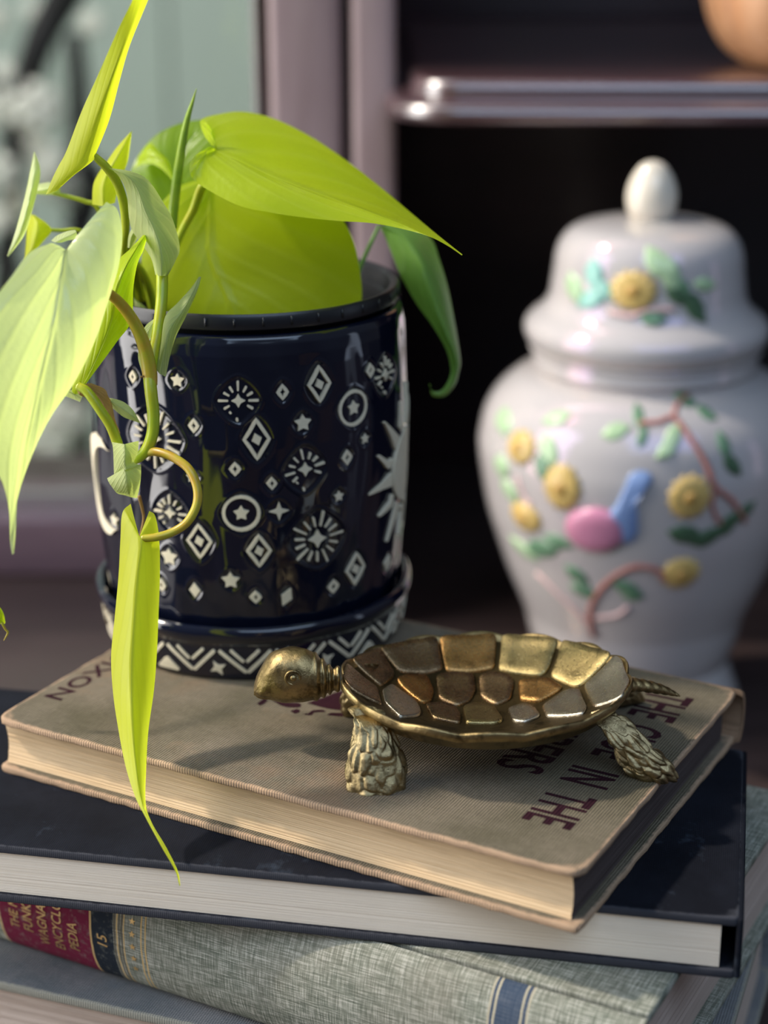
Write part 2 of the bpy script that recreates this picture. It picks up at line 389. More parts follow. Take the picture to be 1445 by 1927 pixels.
# ------------------------------------------------------------------ books
def rcorner(x, y, L, W, R):
    for sx in (0, 1):
        for sy in (0, 1):
            dx = R - (x if sx == 0 else L-x); dy = R - (y if sy == 0 else W-y)
            if dx > 0 and dy > 0:
                m_, n_ = max(dx, dy), math.hypot(dx, dy); dx2, dy2 = dx*m_/n_, dy*m_/n_
                x = (R-dx2) if sx == 0 else L-(R-dx2); y = (R-dy2) if sy == 0 else W-(R-dy2); return x, y
    return x, y
def board(name, parent, L, W, t, z0, mat, r=.0006, R=.002, x0=0, y0=0, nx=46, ny=32, rag=0.0, sag=None, wearw=.0022):
    def axis(N, Ln): return [0, 0, r*.3, r, r*2.5] + list(np.linspace(0, Ln, N)[1:-1]) + [Ln-r*2.5, Ln-r, Ln-r*.3, Ln, Ln]
    xs, ys = axis(nx, L), axis(ny, W); dz = [t*.5, r, r*.3, 0, 0]
    def drop(i, n_): 
        k = min(i, n_-1-i); return dz[k] if k < 5 else 0
    bm = bmesh.new(); wl = []
    for side in (1, -1):
        g = []
        for i, x in enumerate(xs):
            row = []
            for j, y in enumerate(ys):
                d = max(drop(i, len(xs)), drop(j, len(ys)))
                z = z0 + (t - d if side == 1 else d)
                X, Y = rcorner(x, y, L, W, R)
                e = min(X, Y, L-X, W-Y); cd = min(math.hypot(a, b) for a in (X, L-X) for b in (Y, W-Y))
                if rag and e < .0012:
                    q = rag*(math.sin(X*2100+1)+math.sin(Y*1900+X*700)+math.sin(X*5300+Y*4100))/3
                    X += q if X < L/2 else -q; Y += q if Y < W/2 else -q
                if sag: z += sag(X, Y)
                row.append(bm.verts.new((x0+X, y0+Y, z)))
                wl.append(max(0, 1-e/wearw)*.9 + max(0, 1-cd/.010)*.8)
            g.append(row)
        for i in range(len(xs)-1):
            for j in range(len(ys)-1):
                q = [g[i][j], g[i+1][j], g[i+1][j+1], g[i][j+1]]
                bm.faces.new(q if side == 1 else q[::-1])
    bm.verts.index_update()
    lay = bm.verts.layers.float.new('wear')
    for v, wv in zip(bm.verts, wl): v[lay] = wv
    bmesh.ops.remove_doubles(bm, verts=bm.verts, dist=1e-6)
    me = bpy.data.meshes.new(name); bm.to_mesh(me); bm.free()
    me.materials.append(mat); me.polygons.foreach_set('use_smooth', [True]*len(me.polygons))
    o = bpy.data.objects.new(name, me); COL.objects.link(o); o.parent = parent; return o
def page_block(parent, x0, x1, y0, y1, z0, z1, mats, concave=.0015, rows=26, nseg=40, jit=.00012, round_spine=0.0, dark_head=None, sag=None):
    """outline: fore-edge at y0 (concave), tail/head at x0/x1, back at y1; rings of leaves stacked in z"""
    vs = []; fs = []; mi = []
    base = []
    for k in range(nseg+1): base.append((x0+(x1-x0)*k/nseg, y0, 'f'))
    for k in range(1, 13): base.append((x1, y0+(y1-y0)*k/12, 'h'))
    base.append((x0, y1, 's'))
    for k in range(1, 13): base.append((x0, y1+(y0-y1)*k/12, 't'))
    base.pop(); n_ = len(base)
    for r_ in range(rows+1):
        t = r_/rows; z = z0+(z1-z0)*t; bow = math.sin(PI*t)
        j1, j2, j3 = rng.normal(0, jit, 3)
        for (x, y, s) in base:
            X = x + (j2 if x == x1 else -j3 if x == x0 else 0)
            Y = y + ((concave*bow + j1) if y == y0 else 0) + (round_spine*bow if y == y1 else 0)
            Z = z + (sag(X, Y) if sag else 0)
            vs.append((X, Y, Z))
    for r_ in range(rows):
        for k in range(n_):
            a, b_ = r_*n_+k, r_*n_+(k+1) % n_
            fs.append((a, b_, b_+n_, a+n_)); s = base[(k+1) % n_][2] if k < n_-1 else 't'
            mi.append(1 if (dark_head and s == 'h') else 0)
    fs.append(tuple(range(n_))[::-1]); fs.append(tuple(rows*n_+k for k in range(n_))); mi += [0, 0]
    o = mesh('page_block', vs, fs, None, parent, local=True, smooth=False, mats=mats, midx=mi); return o

def text_geo(s, size=1.0, bold=0.0, sx=1.0, spacing=1.0, shear=0.0, align='CENTER', dense=0.0):
    cu = bpy.data.curves.new('t', 'FONT'); cu.body = s; cu.size = size; cu.offset = bold; cu.align_x = align
    cu.space_character = spacing; cu.shear = shear; cu.resolution_u = 3; cu.fill_mode = 'FRONT'
    o = bpy.data.objects.new('t', cu); COL.objects.link(o)
    dg = bpy.context.evaluated_depsgraph_get(); me = bpy.data.meshes.new_from_object(o.evaluated_get(dg))
    bpy.data.objects.remove(o); bm = bmesh.new(); bm.from_mesh(me)
    if dense:
        bmesh.ops.triangulate(bm, faces=bm.faces)
        for _ in range(3):
            es = [e for e in bm.edges if e.calc_length() > dense]
            if not es: break
            bmesh.ops.subdivide_edges(bm, edges=es, cuts=1); bmesh.ops.triangulate(bm, faces=bm.faces)
    bm.verts.index_update()
    vs = [(v.co.x*sx, v.co.y) for v in bm.verts]; fs = [[v.index for v in f.verts] for f in bm.faces]; bm.free()
    return vs, fs
def flat_text(name, parent, s, fn, mat, **kw):
    v, f = text_geo(s, **kw); return mesh(name, [fn(*p) for p in v], f, mat, parent, local=True, smooth=False)

TZ = {'A': .1203, 'B': .1018, 'C': .0828, 'D': .0438}
# --- the old green-brown book
thA = -.5041; uA = np.array([math.cos(thA), math.sin(thA)]); P1A = onz(1088, 1648, TZ['A'])[:2]
OA = P1A - uA*.195; HA = TZ['A']-TZ['B']
bkA = empty('old_book', (OA[0], OA[1], TZ['B']), thA, 'worn olive-brown cloth hardback with dark red lettering, topmost book under the turtle', 'book')
M['clothA'] = cloth('olive_cloth', (.110, .096, .064), (.185, .155, .115), period=.00085, ribs=(.4, 1.2), blotch=24,
                    wearcol=(.42, .29, .19), wearattr=True, stain=((.30, .19, .12), 14, .56, .45), bstr=1.0, contrast=.55)
M['clothAin'] = cloth('olive_cloth_spine', (.20, .15, .105), (.30, .22, .15), period=.0007, blotch=40)
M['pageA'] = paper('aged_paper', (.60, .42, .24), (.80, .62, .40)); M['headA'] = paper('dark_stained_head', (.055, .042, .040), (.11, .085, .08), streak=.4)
LA, WA = .195, .128
board('back_cover', bkA, LA, WA, .0022, 0, M['clothA'], rag=.0004)
sagA = lambda x, y: -.0008*max(0, (x-.13)/.065)*max(0, 1-y/.06)
board('front_cover', bkA, LA, WA, .0022, HA-.0022, M['clothA'], rag=.0004, nx=60, R=.005)
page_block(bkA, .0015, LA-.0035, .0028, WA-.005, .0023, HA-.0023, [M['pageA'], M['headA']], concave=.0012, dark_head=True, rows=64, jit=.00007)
def spine_shell(parent, L, W, H, bulge, mat, x0=0, th=.0016, y_in=.006, name='spine', over=.0012, n_=20, mats=None, fmi=None):
    """cloth-covered curved spine from top board to bottom board at y=W"""
    xs = [x0-over] + [x0 + L*k/40 for k in range(41)] + [x0+L+over]
    vs = []; m_ = 2*(n_+1)
    for x in xs:
        sh = .0 if x0 <= x <= x0+L else .0006
        for o_, rev in ((0, 0), (th, 1)):
            for k in range(n_+1):
                kk = n_-k if rev else k
                a = -PI/2 + PI*kk/n_
                vs.append((x, W - y_in*0 + (bulge-o_-sh)*math.cos(a) - (0.0), H/2 + (H/2-o_-sh)*math.sin(a)))
    fs = grid_faces(len(xs), m_, wrap=True)
    fs.append(tuple(range(m_))[::-1]); fs.append(tuple((len(xs)-1)*m_+k for k in range(m_)))
    return mesh(name, vs, fs, mat, parent, local=True)
M['tan_edge'] = cloth('worn_tan_cloth', (.26, .16, .10), (.36, .24, .15), period=.0007, blotch=60)
autosmooth(spine_shell(bkA, LA, WA-.0005, HA, .0045, M['tan_edge']), 50)
M['inkA'] = cloth('maroon_ink', (.018, .005, .009), (.034, .010, .016), period=.00100, ribs=(.35, 1.3), bstr=.9, contrast=.5)
def coverA(xb, yb):                       # reading direction runs from spine to fore-edge, letter tops towards the head
    return lambda px, py: (xb+py, yb-px, HA+.00005)
def title(s, xb, yc, h, width, name='title_lettering', bold=.018, spacing=1.0):
    v, f = text_geo(s, 1.0, bold, 1.0, spacing, align='CENTER'); v = np.array(v)
    w0 = v[:, 0].max()-v[:, 0].min(); c0 = (v[:, 0].max()+v[:, 0].min())/2; y0 = v[:, 1].min(); h0 = v[:, 1].max()-y0
    return mesh(name, [(xb+(p[1]-y0)/h0*h, yc-(p[0]-c0)/w0*width, HA+.00006) for p in v], f, M['inkA'], bkA, local=True, smooth=False)
title('THE', .170, .1045, .0148, .0200)
title('CLUE', .1705, .0765, .0145, .0250)
title('IN', .169, .0505, .0145, .0100)
title('THE', .169, .0292, .0145, .0197)
title('EMBERS', .1485, .0655, .0148, .0420)
title('DIXON', .0038, .0390, .0068, .0400, 'author_lettering', bold=.016, spacing=1.05)
def blob(name, pts, parent, z, mat):
    P = catmull(list(pts)+[pts[0]], 6)[:-1]; c = P.mean(0)
    vs = [(c[0], c[1], z)] + [(p[0], p[1], z) for p in P]; n_ = len(P)
    return mesh(name, vs, [(0, 1+k, 1+(k+1) % n_) for k in range(n_)], mat, parent, local=True, smooth=False)
def pxA(*pp):
    R = []
    for x, y in pp:
        p = onz(x, y, TZ['A'])[:2]-OA; wv = np.array([-uA[1], uA[0]]); R.append((p@uA, p@wv))
    return R
blob('cover_print', pxA((575, 1322), (610, 1332), (650, 1337), (690, 1335), (700, 1322), (680, 1306), (640, 1300), (605, 1312)), bkA, HA+.00005, M['inkA'])
blob('cover_print', pxA((612, 1345), (640, 1348), (676, 1347), (700, 1344), (690, 1338), (650, 1341), (620, 1341)), bkA, HA+.00005, M['inkA'])
blob('cover_print', pxA((543, 1337), (553, 1342), (562, 1337), (555, 1333)), bkA, HA+.00005, M['inkA'])
blob('cover_print', pxA((565, 1343), (582, 1345), (590, 1339), (608, 1339), (604, 1335), (585, 1336), (578, 1341)), bkA, HA+.00005, M['inkA'])
blob('cover_print', pxA((481, 1322), (487, 1326), (500, 1318), (495, 1313)), bkA, HA+.00005, M['inkA'])
blob('cover_print', pxA((503, 1312), (530, 1328), (560, 1330), (560, 1322), (530, 1320)), bkA, HA+.00005, M['inkA'])

# --- the black book: spine at the right
HB = TZ['B']-TZ['C']; B1 = onz(1390, 1735, TZ['B'])[:2]; thB = math.radians(-11.2)
bkB = empty('black_book', (B1[0], B1[1], TZ['C']), 0, 'black cloth hardback with clean cream pages, second book from the top of the stack', 'book')
uB = np.array([math.cos(thB), math.sin(thB)]); wB = np.array([-uB[1], uB[0]])
LB, WB = .101, .262                          # spine length (away from us), cover width (to the left)
# local axes: x' towards us, y' to the right
bkB.location = (B1[0]+wB[0]*LB-uB[0]*WB, B1[1]+wB[1]*LB-uB[1]*WB, TZ['C']); bkB.rotation_euler = (0, 0, thB-PI/2)
M['clothB'] = cloth('black_cloth', (.006, .007, .011), (.011, .013, .020), period=.0006, ribs=(.6, .6), blotch=35,
                    wearcol=(.05, .052, .062), wearattr=True, stain=((.045, .06, .085), 55, .60, .5), bstr=.35, rough=.75, contrast=.35)
M['pageB'] = paper('cream_paper', (.88, .76, .60), (.94, .84, .70), streak=.3)
board('back_cover', bkB, LB, WB-.0005, .0028, 0, M['clothB'], wearw=.001)
board('front_cover', bkB, LB, WB-.0005, .0028, HB-.0028, M['clothB'], wearw=.001)
page_block(bkB, .003, LB-.0012, .003, WB-.0052, .0028, HB-.0028, [M['pageB'], M['pageB']], concave=.001, jit=.00002, rows=50)
from_bm('spine', boxbm(.0002, LB-.0002, WB-.0012, WB+.0006, .0003, HB-.0003, .0006, 2), M['clothB'], bkB)

# --- the grey encyclopedia volume: spine towards us
thC = math.radians(-28); uC = np.array([math.cos(thC), math.sin(thC)]); wC = np.array([-uC[1], uC[0]])
HC = TZ['C']-TZ['D']; LC, WC = .245, .1385
OC = np.array([.0794, .4242]); GW = -.02495         # spine joint lies at w = GW
bkC = empty('encyclopedia_volume', (0, 0, TZ['D']), thC+PI, 'grey-green linen encyclopedia volume with maroon and black spine labels, third book down', 'book')
org = OC + wC*(GW+WC)                                # local x runs to the left, local y towards us (spine at y = WC)
bkC.location = (org[0], org[1], TZ['D'])
def linen(name, bands=None):
    t = NT(name); co = t.coord(); xyz = t.n('SeparateXYZ'); t.l(co, xyz.inputs[0])
    a = t.noise(t.coord((1, .05, .05)), 3300, 2, .45); b_ = t.noise(t.coord((.05, 1, 1)), 3300, 2, .45)
    h = t.math('MULTIPLY', t.math('ADD', a, b_), .5)
    big = t.noise(co, 25, 5, .6); th_ = t.ramp(h, [(.36, (.10, .115, .09)), (.50, (.215, .23, .185)), (.62, (.46, .46, .40))])
    c = t.mix(t.math('MULTIPLY', t.ramp(big, [(.45, (0, 0, 0)), (.7, (1, 1, 1))]), .5), th_, (.24, .215, .17))
    if bands:
        nz = t.math('MULTIPLY', t.math('SUBTRACT', t.noise(co, 160, 3), .5), .0006)
        x = t.math('ADD', xyz.outputs['X'], nz)
        wear = t.ramp(t.noise(co, 420, 6, .75), [(.52, (1, 1, 1)), (.74, (.45, .45, .45))])
        for (lo, hi, colr, soft) in bands:
            m_ = t.math('MULTIPLY', t.math('GREATER_THAN', x, lo), t.math('LESS_THAN', x, hi))
            wr = t.math('MULTIPLY', m_, wear if soft else .85)
            c = t.mix(wr, c, colr)
    t.set(base=c, rough=.9, spec=.08, normal=t.bump(h, .8, .0003)); return t.m
gold = (.62, .42, .17)
M['linen'] = linen('grey_green_linen')
dk = (.10, .085, .065); cream = (.42, .38, .28); blue = (.028, .05, .10)
M['linen_spine'] = linen('grey_green_linen_spine', [
    (.1742, .2090, (.155, .018, .045), True), (.2092, .2098, gold, False), (.1736, .1743, gold, False), (.1655, .1736, (.020, .026, .036), True),
    (.1646, .1653, dk, False), (.1638, .1643, gold, False), (.1630, .1635, dk, False), (.1620, .1626, dk, False), (.1614, .1618, gold, False),
    (.1551, .1556, gold, False), (.1536, .1541, gold, False),
    (.0420, .0427, cream, False), (.0412, .0420, blue, False), (.0405, .0412, cream, False), (.0335, .0405, blue, False), (.0328, .0335, cream, False), (.0318, .0328, blue, False), (.0311, .0318, cream, False)])
spine_over = .0
board('back_cover', bkC, LC, WC-.004, .003, 0, M['linen'], wearw=.001, R=.001)
board('front_cover', bkC, LC, WC-.003, .003, HC-.003, M['linen'], wearw=.001, R=.001)
M['pageC'] = paper('greyed_paper', (.50, .40, .34), (.62, .51, .44), streak=.6)
page_block(bkC, .004, LC-.004, .004, WC-.006, .003, HC-.003, [M['pageC'], M['pageC']], concave=.004)
SB = .0085
def spC(a): return (WC - .001 + SB*math.cos(a), HC/2 + (HC/2-.0003)*math.sin(a))
def spine_c():
    xs = np.linspace(0, LC, 50); n_ = 28; vs = []; m_ = 2*(n_+1)
    for x in xs:
        for rev in (0, 1):
            for k in range(n_+1):
                kk = n_-k if rev else k; a = -PI/2 + PI*kk/n_; y, z = spC(a)
                if rev: y -= .002*math.cos(a)+.0006; z = HC/2 + (HC/2-.0022)*math.sin(a)
                # joint groove beside the boards
                vs.append((x, y, z))
    fs = grid_faces(len(xs), m_, wrap=True); fs.append(tuple(range(m_))[::-1]); fs.append(tuple((len(xs)-1)*m_+k for k in range(m_)))
    return mesh('spine', vs, fs, M['linen_spine'], bkC, local=True)
autosmooth(spine_c(), 60)
goldm = NT('gold_leaf'); gco = goldm.coord(); goldm.set(base=goldm.mix(goldm.noise(gco, 900, 4), (.50, .30, .10), (.80, .58, .26)), metal=.65, rough=.38)
perim = HC*1.10
def spmap(xc, z_c=0.0):                    # text x runs upward around the spine, text y towards the tail of the volume
    def fn(px, py):
        a = ((px+z_c)/perim)*2*1.18
        y, z = spC(a); return (xc+(-py), y+.0001*math.cos(a)+.00003, z+.0001*math.sin(a))
    return fn
# local x runs left in the picture, so letter tops (to the left) point along +x
def sp_text(s, x, h, start, name='spine_lettering', sx=.8, bold=.006):
    v, f = text_geo(s, 1.0, bold, 1.0, 1.0, align='LEFT', dense=.3, shear=.12); v = np.array(v); h0 = .7
    vs = []
    for p in v:
        d = start + p[0]*h/h0*sx
        a = d/(HC/2)*1.0
        a = max(-1.5, min(1.5, a)); y, z = spC(a)
        vs.append((x + p[1]/h0*h, y+.00012*math.cos(a)+.00004, z+.00012*math.sin(a)))
    return mesh(name, vs, f, goldm.m, bkC, local=True, smooth=False)
sp_text('THE NEW', .2018, .0034, -.0085)
sp_text('FUNK &', .1965, .0036, -.0085)
sp_text('WAGNALLS', .1908, .0036, -.0125)
sp_text('ENCYCLO', .1850, .0036, -.0125)
sp_text('PEDIA', .1792, .0036, -.0105)
sp_text('15', .1680, .0036, -.0055, sx=1.0)
sp_text('G', .0352, .0040, .006, sx=1.0)
def star_pts(n_, r1, r2, rot=PI/2): return [((r1 if k % 2 == 0 else r2)*math.cos(rot+k*PI/n_), (r1 if k % 2 == 0 else r2)*math.sin(rot+k*PI/n_)) for k in range(2*n_)]
for k in range(6):
    d = -.0102 + k*.0044; a = d/(HC/2); y, z = spC(a)
    ts = []; 
    for (sx_, sy_) in [(0, 0)] + star_pts(5, .0013, .00055, 0):
        a2 = (d+sx_)/(HC/2); y2, z2 = spC(a2); ts.append((.1585+sy_, y2+.00012, z2))
    mesh('spine_star', ts, [(0, 1+i, 1+(i+1) % 10) for i in range(10)], goldm.m, bkC, local=True, smooth=False)

# --- the lowest book: pale grey cloth, fore-edge towards us
thD = math.radians(-19.8); uD = np.array([math.cos(thD), math.sin(thD)]); wD = np.array([-uD[1], uD[0]])
HD = TZ['D']; LD, WD = .245, .150
pR = onz(1386, 1890, TZ['D'])[:2]; P1D = uD*(pR@uD) + wD*.4103; OD = P1D-uD*LD
bkD = empty('grey_cloth_book', (OD[0], OD[1], 0), thD, 'pale blue-grey linen hardback lying at the bottom of the stack', 'book')
M['clothD'] = cloth('pale_grey_linen', (.14, .155, .165), (.23, .225, .225), period=.0008, ribs=(.8, .9), blotch=35, wearcol=(.30, .29, .24), wearattr=True,
                    stain=((.17, .22, .28), 30, .55, .4), bstr=.9, contrast=.35)
board('back_cover', bkD, LD, WD, .003, 0, M['clothD'])
board('front_cover', bkD, LD, WD, .003, HD-.003, M['clothD'], nx=60)
M['pageD'] = paper('tan_paper', (.62, .50, .42), (.74, .62, .53))
page_block(bkD, .004, LD-.004, .0035, WD-.006, .003, HD-.003, [M['pageD'], M['pageD']], concave=.004)
autosmooth(spine_shell(bkD, LD, WD-.0005, HD, .008, M['clothD'], over=0), 50)

# ------------------------------------------------------------------ plant pot
TA = TZ['A']; PC = np.array([-.0446, .582])
saucer_z = TA
t = NT('navy_glaze'); co = t.coord(); f = t.noise(co, 60, 3)
t.set(base=t.mix(f, (.0025, .004, .012), (.005, .007, .019)), rough=.06, spec=.5, coat=.35, coatr=.03); M['glaze'] = t.m
t = NT('bare_cream_ceramic'); co = t.coord(); f = t.noise(co, 900, 4)
t.set(base=t.mix(f, (.60, .54, .40), (.78, .71, .55)), rough=.75, spec=.25, normal=t.bump(f, .25, .0002)); M['cream'] = t.m

PZ0 = TA + .0035; PZ1 = TA + .1135          # pot body from inside the saucer to its lip
prof_px = [(0.0, .0435), (.0015, .0455), (.006, .0472), (.018, .0492), (.035, .0508), (.055, .0520), (.075, .0524), (.095, .0521), (.104, .0518), (.1075, .0513), (.1095, .0505), (.110, .0497)]
zz = np.array([p[0] for p in prof_px]); rr_ = np.array([p[1] for p in prof_px])
def potR(h): return np.interp(h, zz, rr_)

def pot_hit(px, py):
    """where the sight line meets the pot wall -> (theta, height)"""
    r = ray(px, py); best = None
    for it, tt in enumerate(np.linspace(.45, .65, 1600)):
        p = np.array([0, 0, CZ]) + r*tt; h = p[2]-PZ0
        if math.hypot(p[0]-PC[0], p[1]-PC[1]) < potR(min(max(h, 0), .11)): return math.atan2(p[1]-PC[1], p[0]-PC[0]), h
    d = math.atan2(r[0], r[1]); return None
# 2D stencils in millimetres: list of (kind, points)
def strip(pts, w, closed=True):
    P = np.array(pts, float); n_ = len(P); out = []
    for i in range(n_):
        a, b = P[i-1] if (closed or i) else P[i], P[(i+1) % n_] if (closed or i < n_-1) else P[i]
        d = b-a; d /= np.linalg.norm(d)+1e-9; n2 = np.array([-d[1], d[0]]); out.append((P[i]+n2*w/2, P[i]-n2*w/2))
    return out
def dens(pts, step=1.0):
    P = np.array(pts, float); out = []
    for i in range(len(P)):
        a, b = P[i], P[(i+1) % len(P)]; k = max(1, int(np.linalg.norm(b-a)/step))
        for j in range(k): out.append(a+(b-a)*j/k)
    return out
class Motif:
    def __init__(s): s.v = []; s.f = []; s.R = 0
    def poly(s, pts, c=None):                # star-shaped filled outline with a skirt
        P = np.array(dens(pts, 1.2)); c = P.mean(0) if c is None else np.array(c); n_ = len(P); b = len(s.v)
        s.v.append((c[0], c[1], 1))
        for q in (.5, 1.0):
            for p in P: s.v.append((c[0]+(p[0]-c[0])*q, c[1]+(p[1]-c[1])*q, 1))
        for p in P: s.v.append((c[0]+(p[0]-c[0])*1.03, c[1]+(p[1]-c[1])*1.03, 0))
        for k in range(n_):
            k2 = (k+1) % n_; s.f.append((b, b+1+k, b+1+k2))
            for r_ in (0, 1): s.f.append((b+1+r_*n_+k, b+1+(r_+1)*n_+k, b+1+(r_+1)*n_+k2, b+1+r_*n_+k2))
        return s
    def loop(s, pts, w):
        P = dens(pts, 1.0); S = strip(P, w); n_ = len(S); b = len(s.v)
        for (o_, i_) in S:
            m_ = (o_+i_)/2
            for p, z in ((m_+(o_-m_)*1.15, 0), (o_, 1), (i_, 1), (m_+(i_-m_)*1.15, 0)): s.v.append((p[0], p[1], z))
        for k in range(n_):
            for j in range(3): a = b+k*4+j; c = b+((k+1) % n_)*4+j; s.f.append((a, a+1, c+1, c))
        return s
    def stroke(s, a, b_, w, w2=None):
        a, b_ = np.array(a, float), np.array(b_, float); w2 = w2 or w; d = b_-a; L = np.linalg.norm(d); d /= L; n2 = np.array([-d[1], d[0]])
        pts = [a-n2*w/2, a-d*w*.35, a+n2*w/2]; k = max(1, int(L/1.5))
        pts = [a-n2*w*.5, a-n2*w*.3-d*w*.35, a+n2*w*.3-d*w*.35, a+n2*w*.5, b_+n2*w2*.5, b_+n2*w2*.3+d*w2*.35, b_-n2*w2*.3+d*w2*.35, b_-n2*w2*.5]
        return s.poly(pts)
def diamond(w, h, j=0): return [(0, h/2), (w*.30, h*.20), (w/2, 0), (w*.28, -h*.22), (0, -h/2), (-w*.28, -h*.2), (-w/2, 0), (-w*.28, h*.2)]
def rot(pts, a): return [(x*math.cos(a)-y*math.sin(a), x*math.sin(a)+y*math.cos(a)) for x, y in pts]
def m_bigdiamond(w, h): m = Motif(); m.loop(diamond(w*.88, h*.88), 1.0); m.poly(rot(diamond(w*.36, w*.45), .3)); return m
def m_smalldiamond(w, h): m = Motif(); m.loop(diamond(w*.66, h*.66), w*.26); return m
def m_solid(w, h, a=0): m = Motif(); m.poly(rot(diamond(w, h), a)); return m
def m_star(r, n_=5, k=.55, a=PI/2): m = Motif(); m.poly(star_pts(n_, r, r*k, a)); return m
def m_circle(r): m = Motif(); m.loop([(r*.93*math.cos(a), r*.93*math.sin(a)) for a in np.linspace(0, 2*PI, 24, endpoint=False)], 1.0); m.poly(star_pts(5, r*.42, r*.24)); return m
def m_burst(r, n_=12, c=.36, a0=0, tail=True, gap=.55):
    m = Motif(); m.poly(star_pts(4, r*c, r*c*.5, PI/2))
    for k in range(n_):
        a = a0 + 2*PI*k/n_; lo, hi = gap*r, (1.0 if k % 3 == 0 else .82)*r
        if tail and -2.4 < math.atan2(math.sin(a), math.cos(a)) < -.8: continue
        m.stroke((lo*math.cos(a), lo*math.sin(a)), (hi*math.cos(a), hi*math.sin(a)), .55, .75)
    if tail: m.stroke((-r*.45, -r*.6), (-r*.40, -r*.66), .6); m.stroke((-r*.1, -r*.95), (-r*.08, -r*1.05), .75)
    return m
def m_moon(R):
    outer = [(R*math.cos(a), R*math.sin(a)) for a in np.linspace(PI*.42, PI*1.58, 26)]
    inner = [(R*.36+R*.80*math.cos(a), R*.80*math.sin(a)) for a in np.linspace(PI*1.5, PI*.5, 24)]
    m = Motif(); b = 0; n_ = 24; o_ = np.array([(R*math.cos(a), R*math.sin(a)) for a in np.linspace(PI*.42, PI*1.58, n_)])
    i_ = np.array([(R*.36+R*.80*math.cos(a), R*.80*math.sin(a)) for a in np.linspace(PI*.44, PI*1.56, n_)])
    for k in range(n_):
        for q, z in ((0, 0), (.06, 1), (.5, 1), (.94, 1), (1, 0)): p = o_[k]*(1-q)+i_[k]*q; m.v.append((p[0], p[1], z))
    for k in range(n_-1):
        for j in range(4): a = k*5+j; m.f.append((a, a+1, a+6, a+5))
    return m
def m_sun(R):
    m = Motif(); r0 = R*.45
    m.poly([(r0*math.cos(a), r0*math.sin(a)) for a in np.linspace(0, 2*PI, 36, endpoint=False)], (0, 0))
    for k in range(14):
        a = 2*PI*k/14 + .1; L = R*(1.0 if k % 2 else .88); u = np.array([math.cos(a), math.sin(a)]); v = np.array([-u[1], u[0]])
        if k % 2: pts = [u*r0*1.13-v*R*.085, u*(r0+L)/2-v*R*.05, u*L-v*R*.01, u*L+v*R*.01, u*(r0+L)/2+v*R*.04, u*r0*1.13+v*R*.085]; m.poly(pts)
        else:
            m.stroke(u*r0*1.20, u*(r0*1.3)+v*R*.05, R*.07, R*.09); m.stroke(u*(r0*1.34)+v*R*.06, u*L-v*R*.03, R*.085, R*.035)
    return m
SYM = []
def sym(px, py, kind, *a, rx=None, ry=None, name='diamond_motif'):
    h = pot_hit(px, py)
    if h is None: return
    m = kind(*a); v = np.array(m.v); SYM.append((h[0], h[1], m, rx or abs(v[:, 0]).max()+.55, ry or abs(v[:, 1]).max()+.65, name))
K = 1/5.75     # mm per picture pixel at the pot front
for (x, y, w, h) in [(484, 825, 50, 78), (375, 1015, 50, 70), (487, 1035, 46, 64), (603, 722, 46, 68), (668, 1070, 50, 68)]: sym(x, y, m_bigdiamond, w*K, h*K*1.04)
for (x, y, w, h) in [(443, 880, 24, 30), (512, 908, 21, 27), (366, 798, 23, 31), (533, 736, 25, 34), (653, 860, 25, 34), (480, 1122, 24, 27), (625, 1102, 28, 32), (253, 705, 20, 28), (698, 697, 26, 30), (303, 1097, 24, 30)]: sym(x, y, m_smalldiamond, w*K, h*K*1.04)
for (x, y, w, h, a) in [(366, 1107, 22, 30, 0), (538, 1122, 22, 36, -.45), (180, 1023, 26, 30, 0), (207, 1085, 26, 34, 0), (728, 1060, 40, 32, -.3)]: sym(x, y, m_solid, w*K, h*K*1.04, a)
for (x, y, r) in [(336, 713, 13), (571, 795, 16), (433, 1090, 17), (687, 825, 10), (637, 933, 10.5), (318, 1045, 18), (362, 895, 11), (216, 975, 14), (236, 1035, 14)]: sym(x, y, m_star, r*K, name='star_motif')
sym(525, 960, m_star, 18*K, 4, .35, name='star_motif')
for (x, y, r) in [(454, 964, 34), (666, 767, 33)]: sym(x, y, m_circle, r*K, name='ringed_star_motif')
sym(450, 752, m_burst, 34*K, name='burst_motif'); sym(575, 882, m_burst, 37*K, 12, .36, .2, name='burst_motif'); sym(597, 1013, m_burst, 52*K, 15, .34, .1, False, .50, name='burst_motif')
sym(291, 822, m_burst, 54*K, 16, .26, .0, False, .55, name='burst_motif'); sym(320, 962, m_burst, 33*K, name='burst_motif'); sym(727, 705, m_burst, 33*K, name='burst_motif')
# the sun and the moon sit round the sides; others of the band carry on behind
SYM.append((math.radians(-11), .057, m_sun(27), 30, 30, 'sun_motif'))
SYM.append((math.radians(206), .0545, m_moon(17), 18, 18.5, 'moon_motif'))
for k in range(14):
    th = math.radians(22 + k*10.5); 
    for j, h in enumerate((.022, .050, .080)):
        q_ = (k*3+j*2) % 4
        m = [lambda: m_smalldiamond(4.5, 6), lambda: m_bigdiamond(8, 12), lambda: m_star(2.8), lambda: m_circle(5.6)][q_]()
        nm_ = ['diamond_motif', 'diamond_motif', 'star_motif', 'ringed_star_motif'][q_]; v = np.array(m.v); SYM.append((th + .06*j, h+.006*((k+j) % 2), m, abs(v[:, 0]).max()+1, abs(v[:, 1]).max()+.65, nm_))

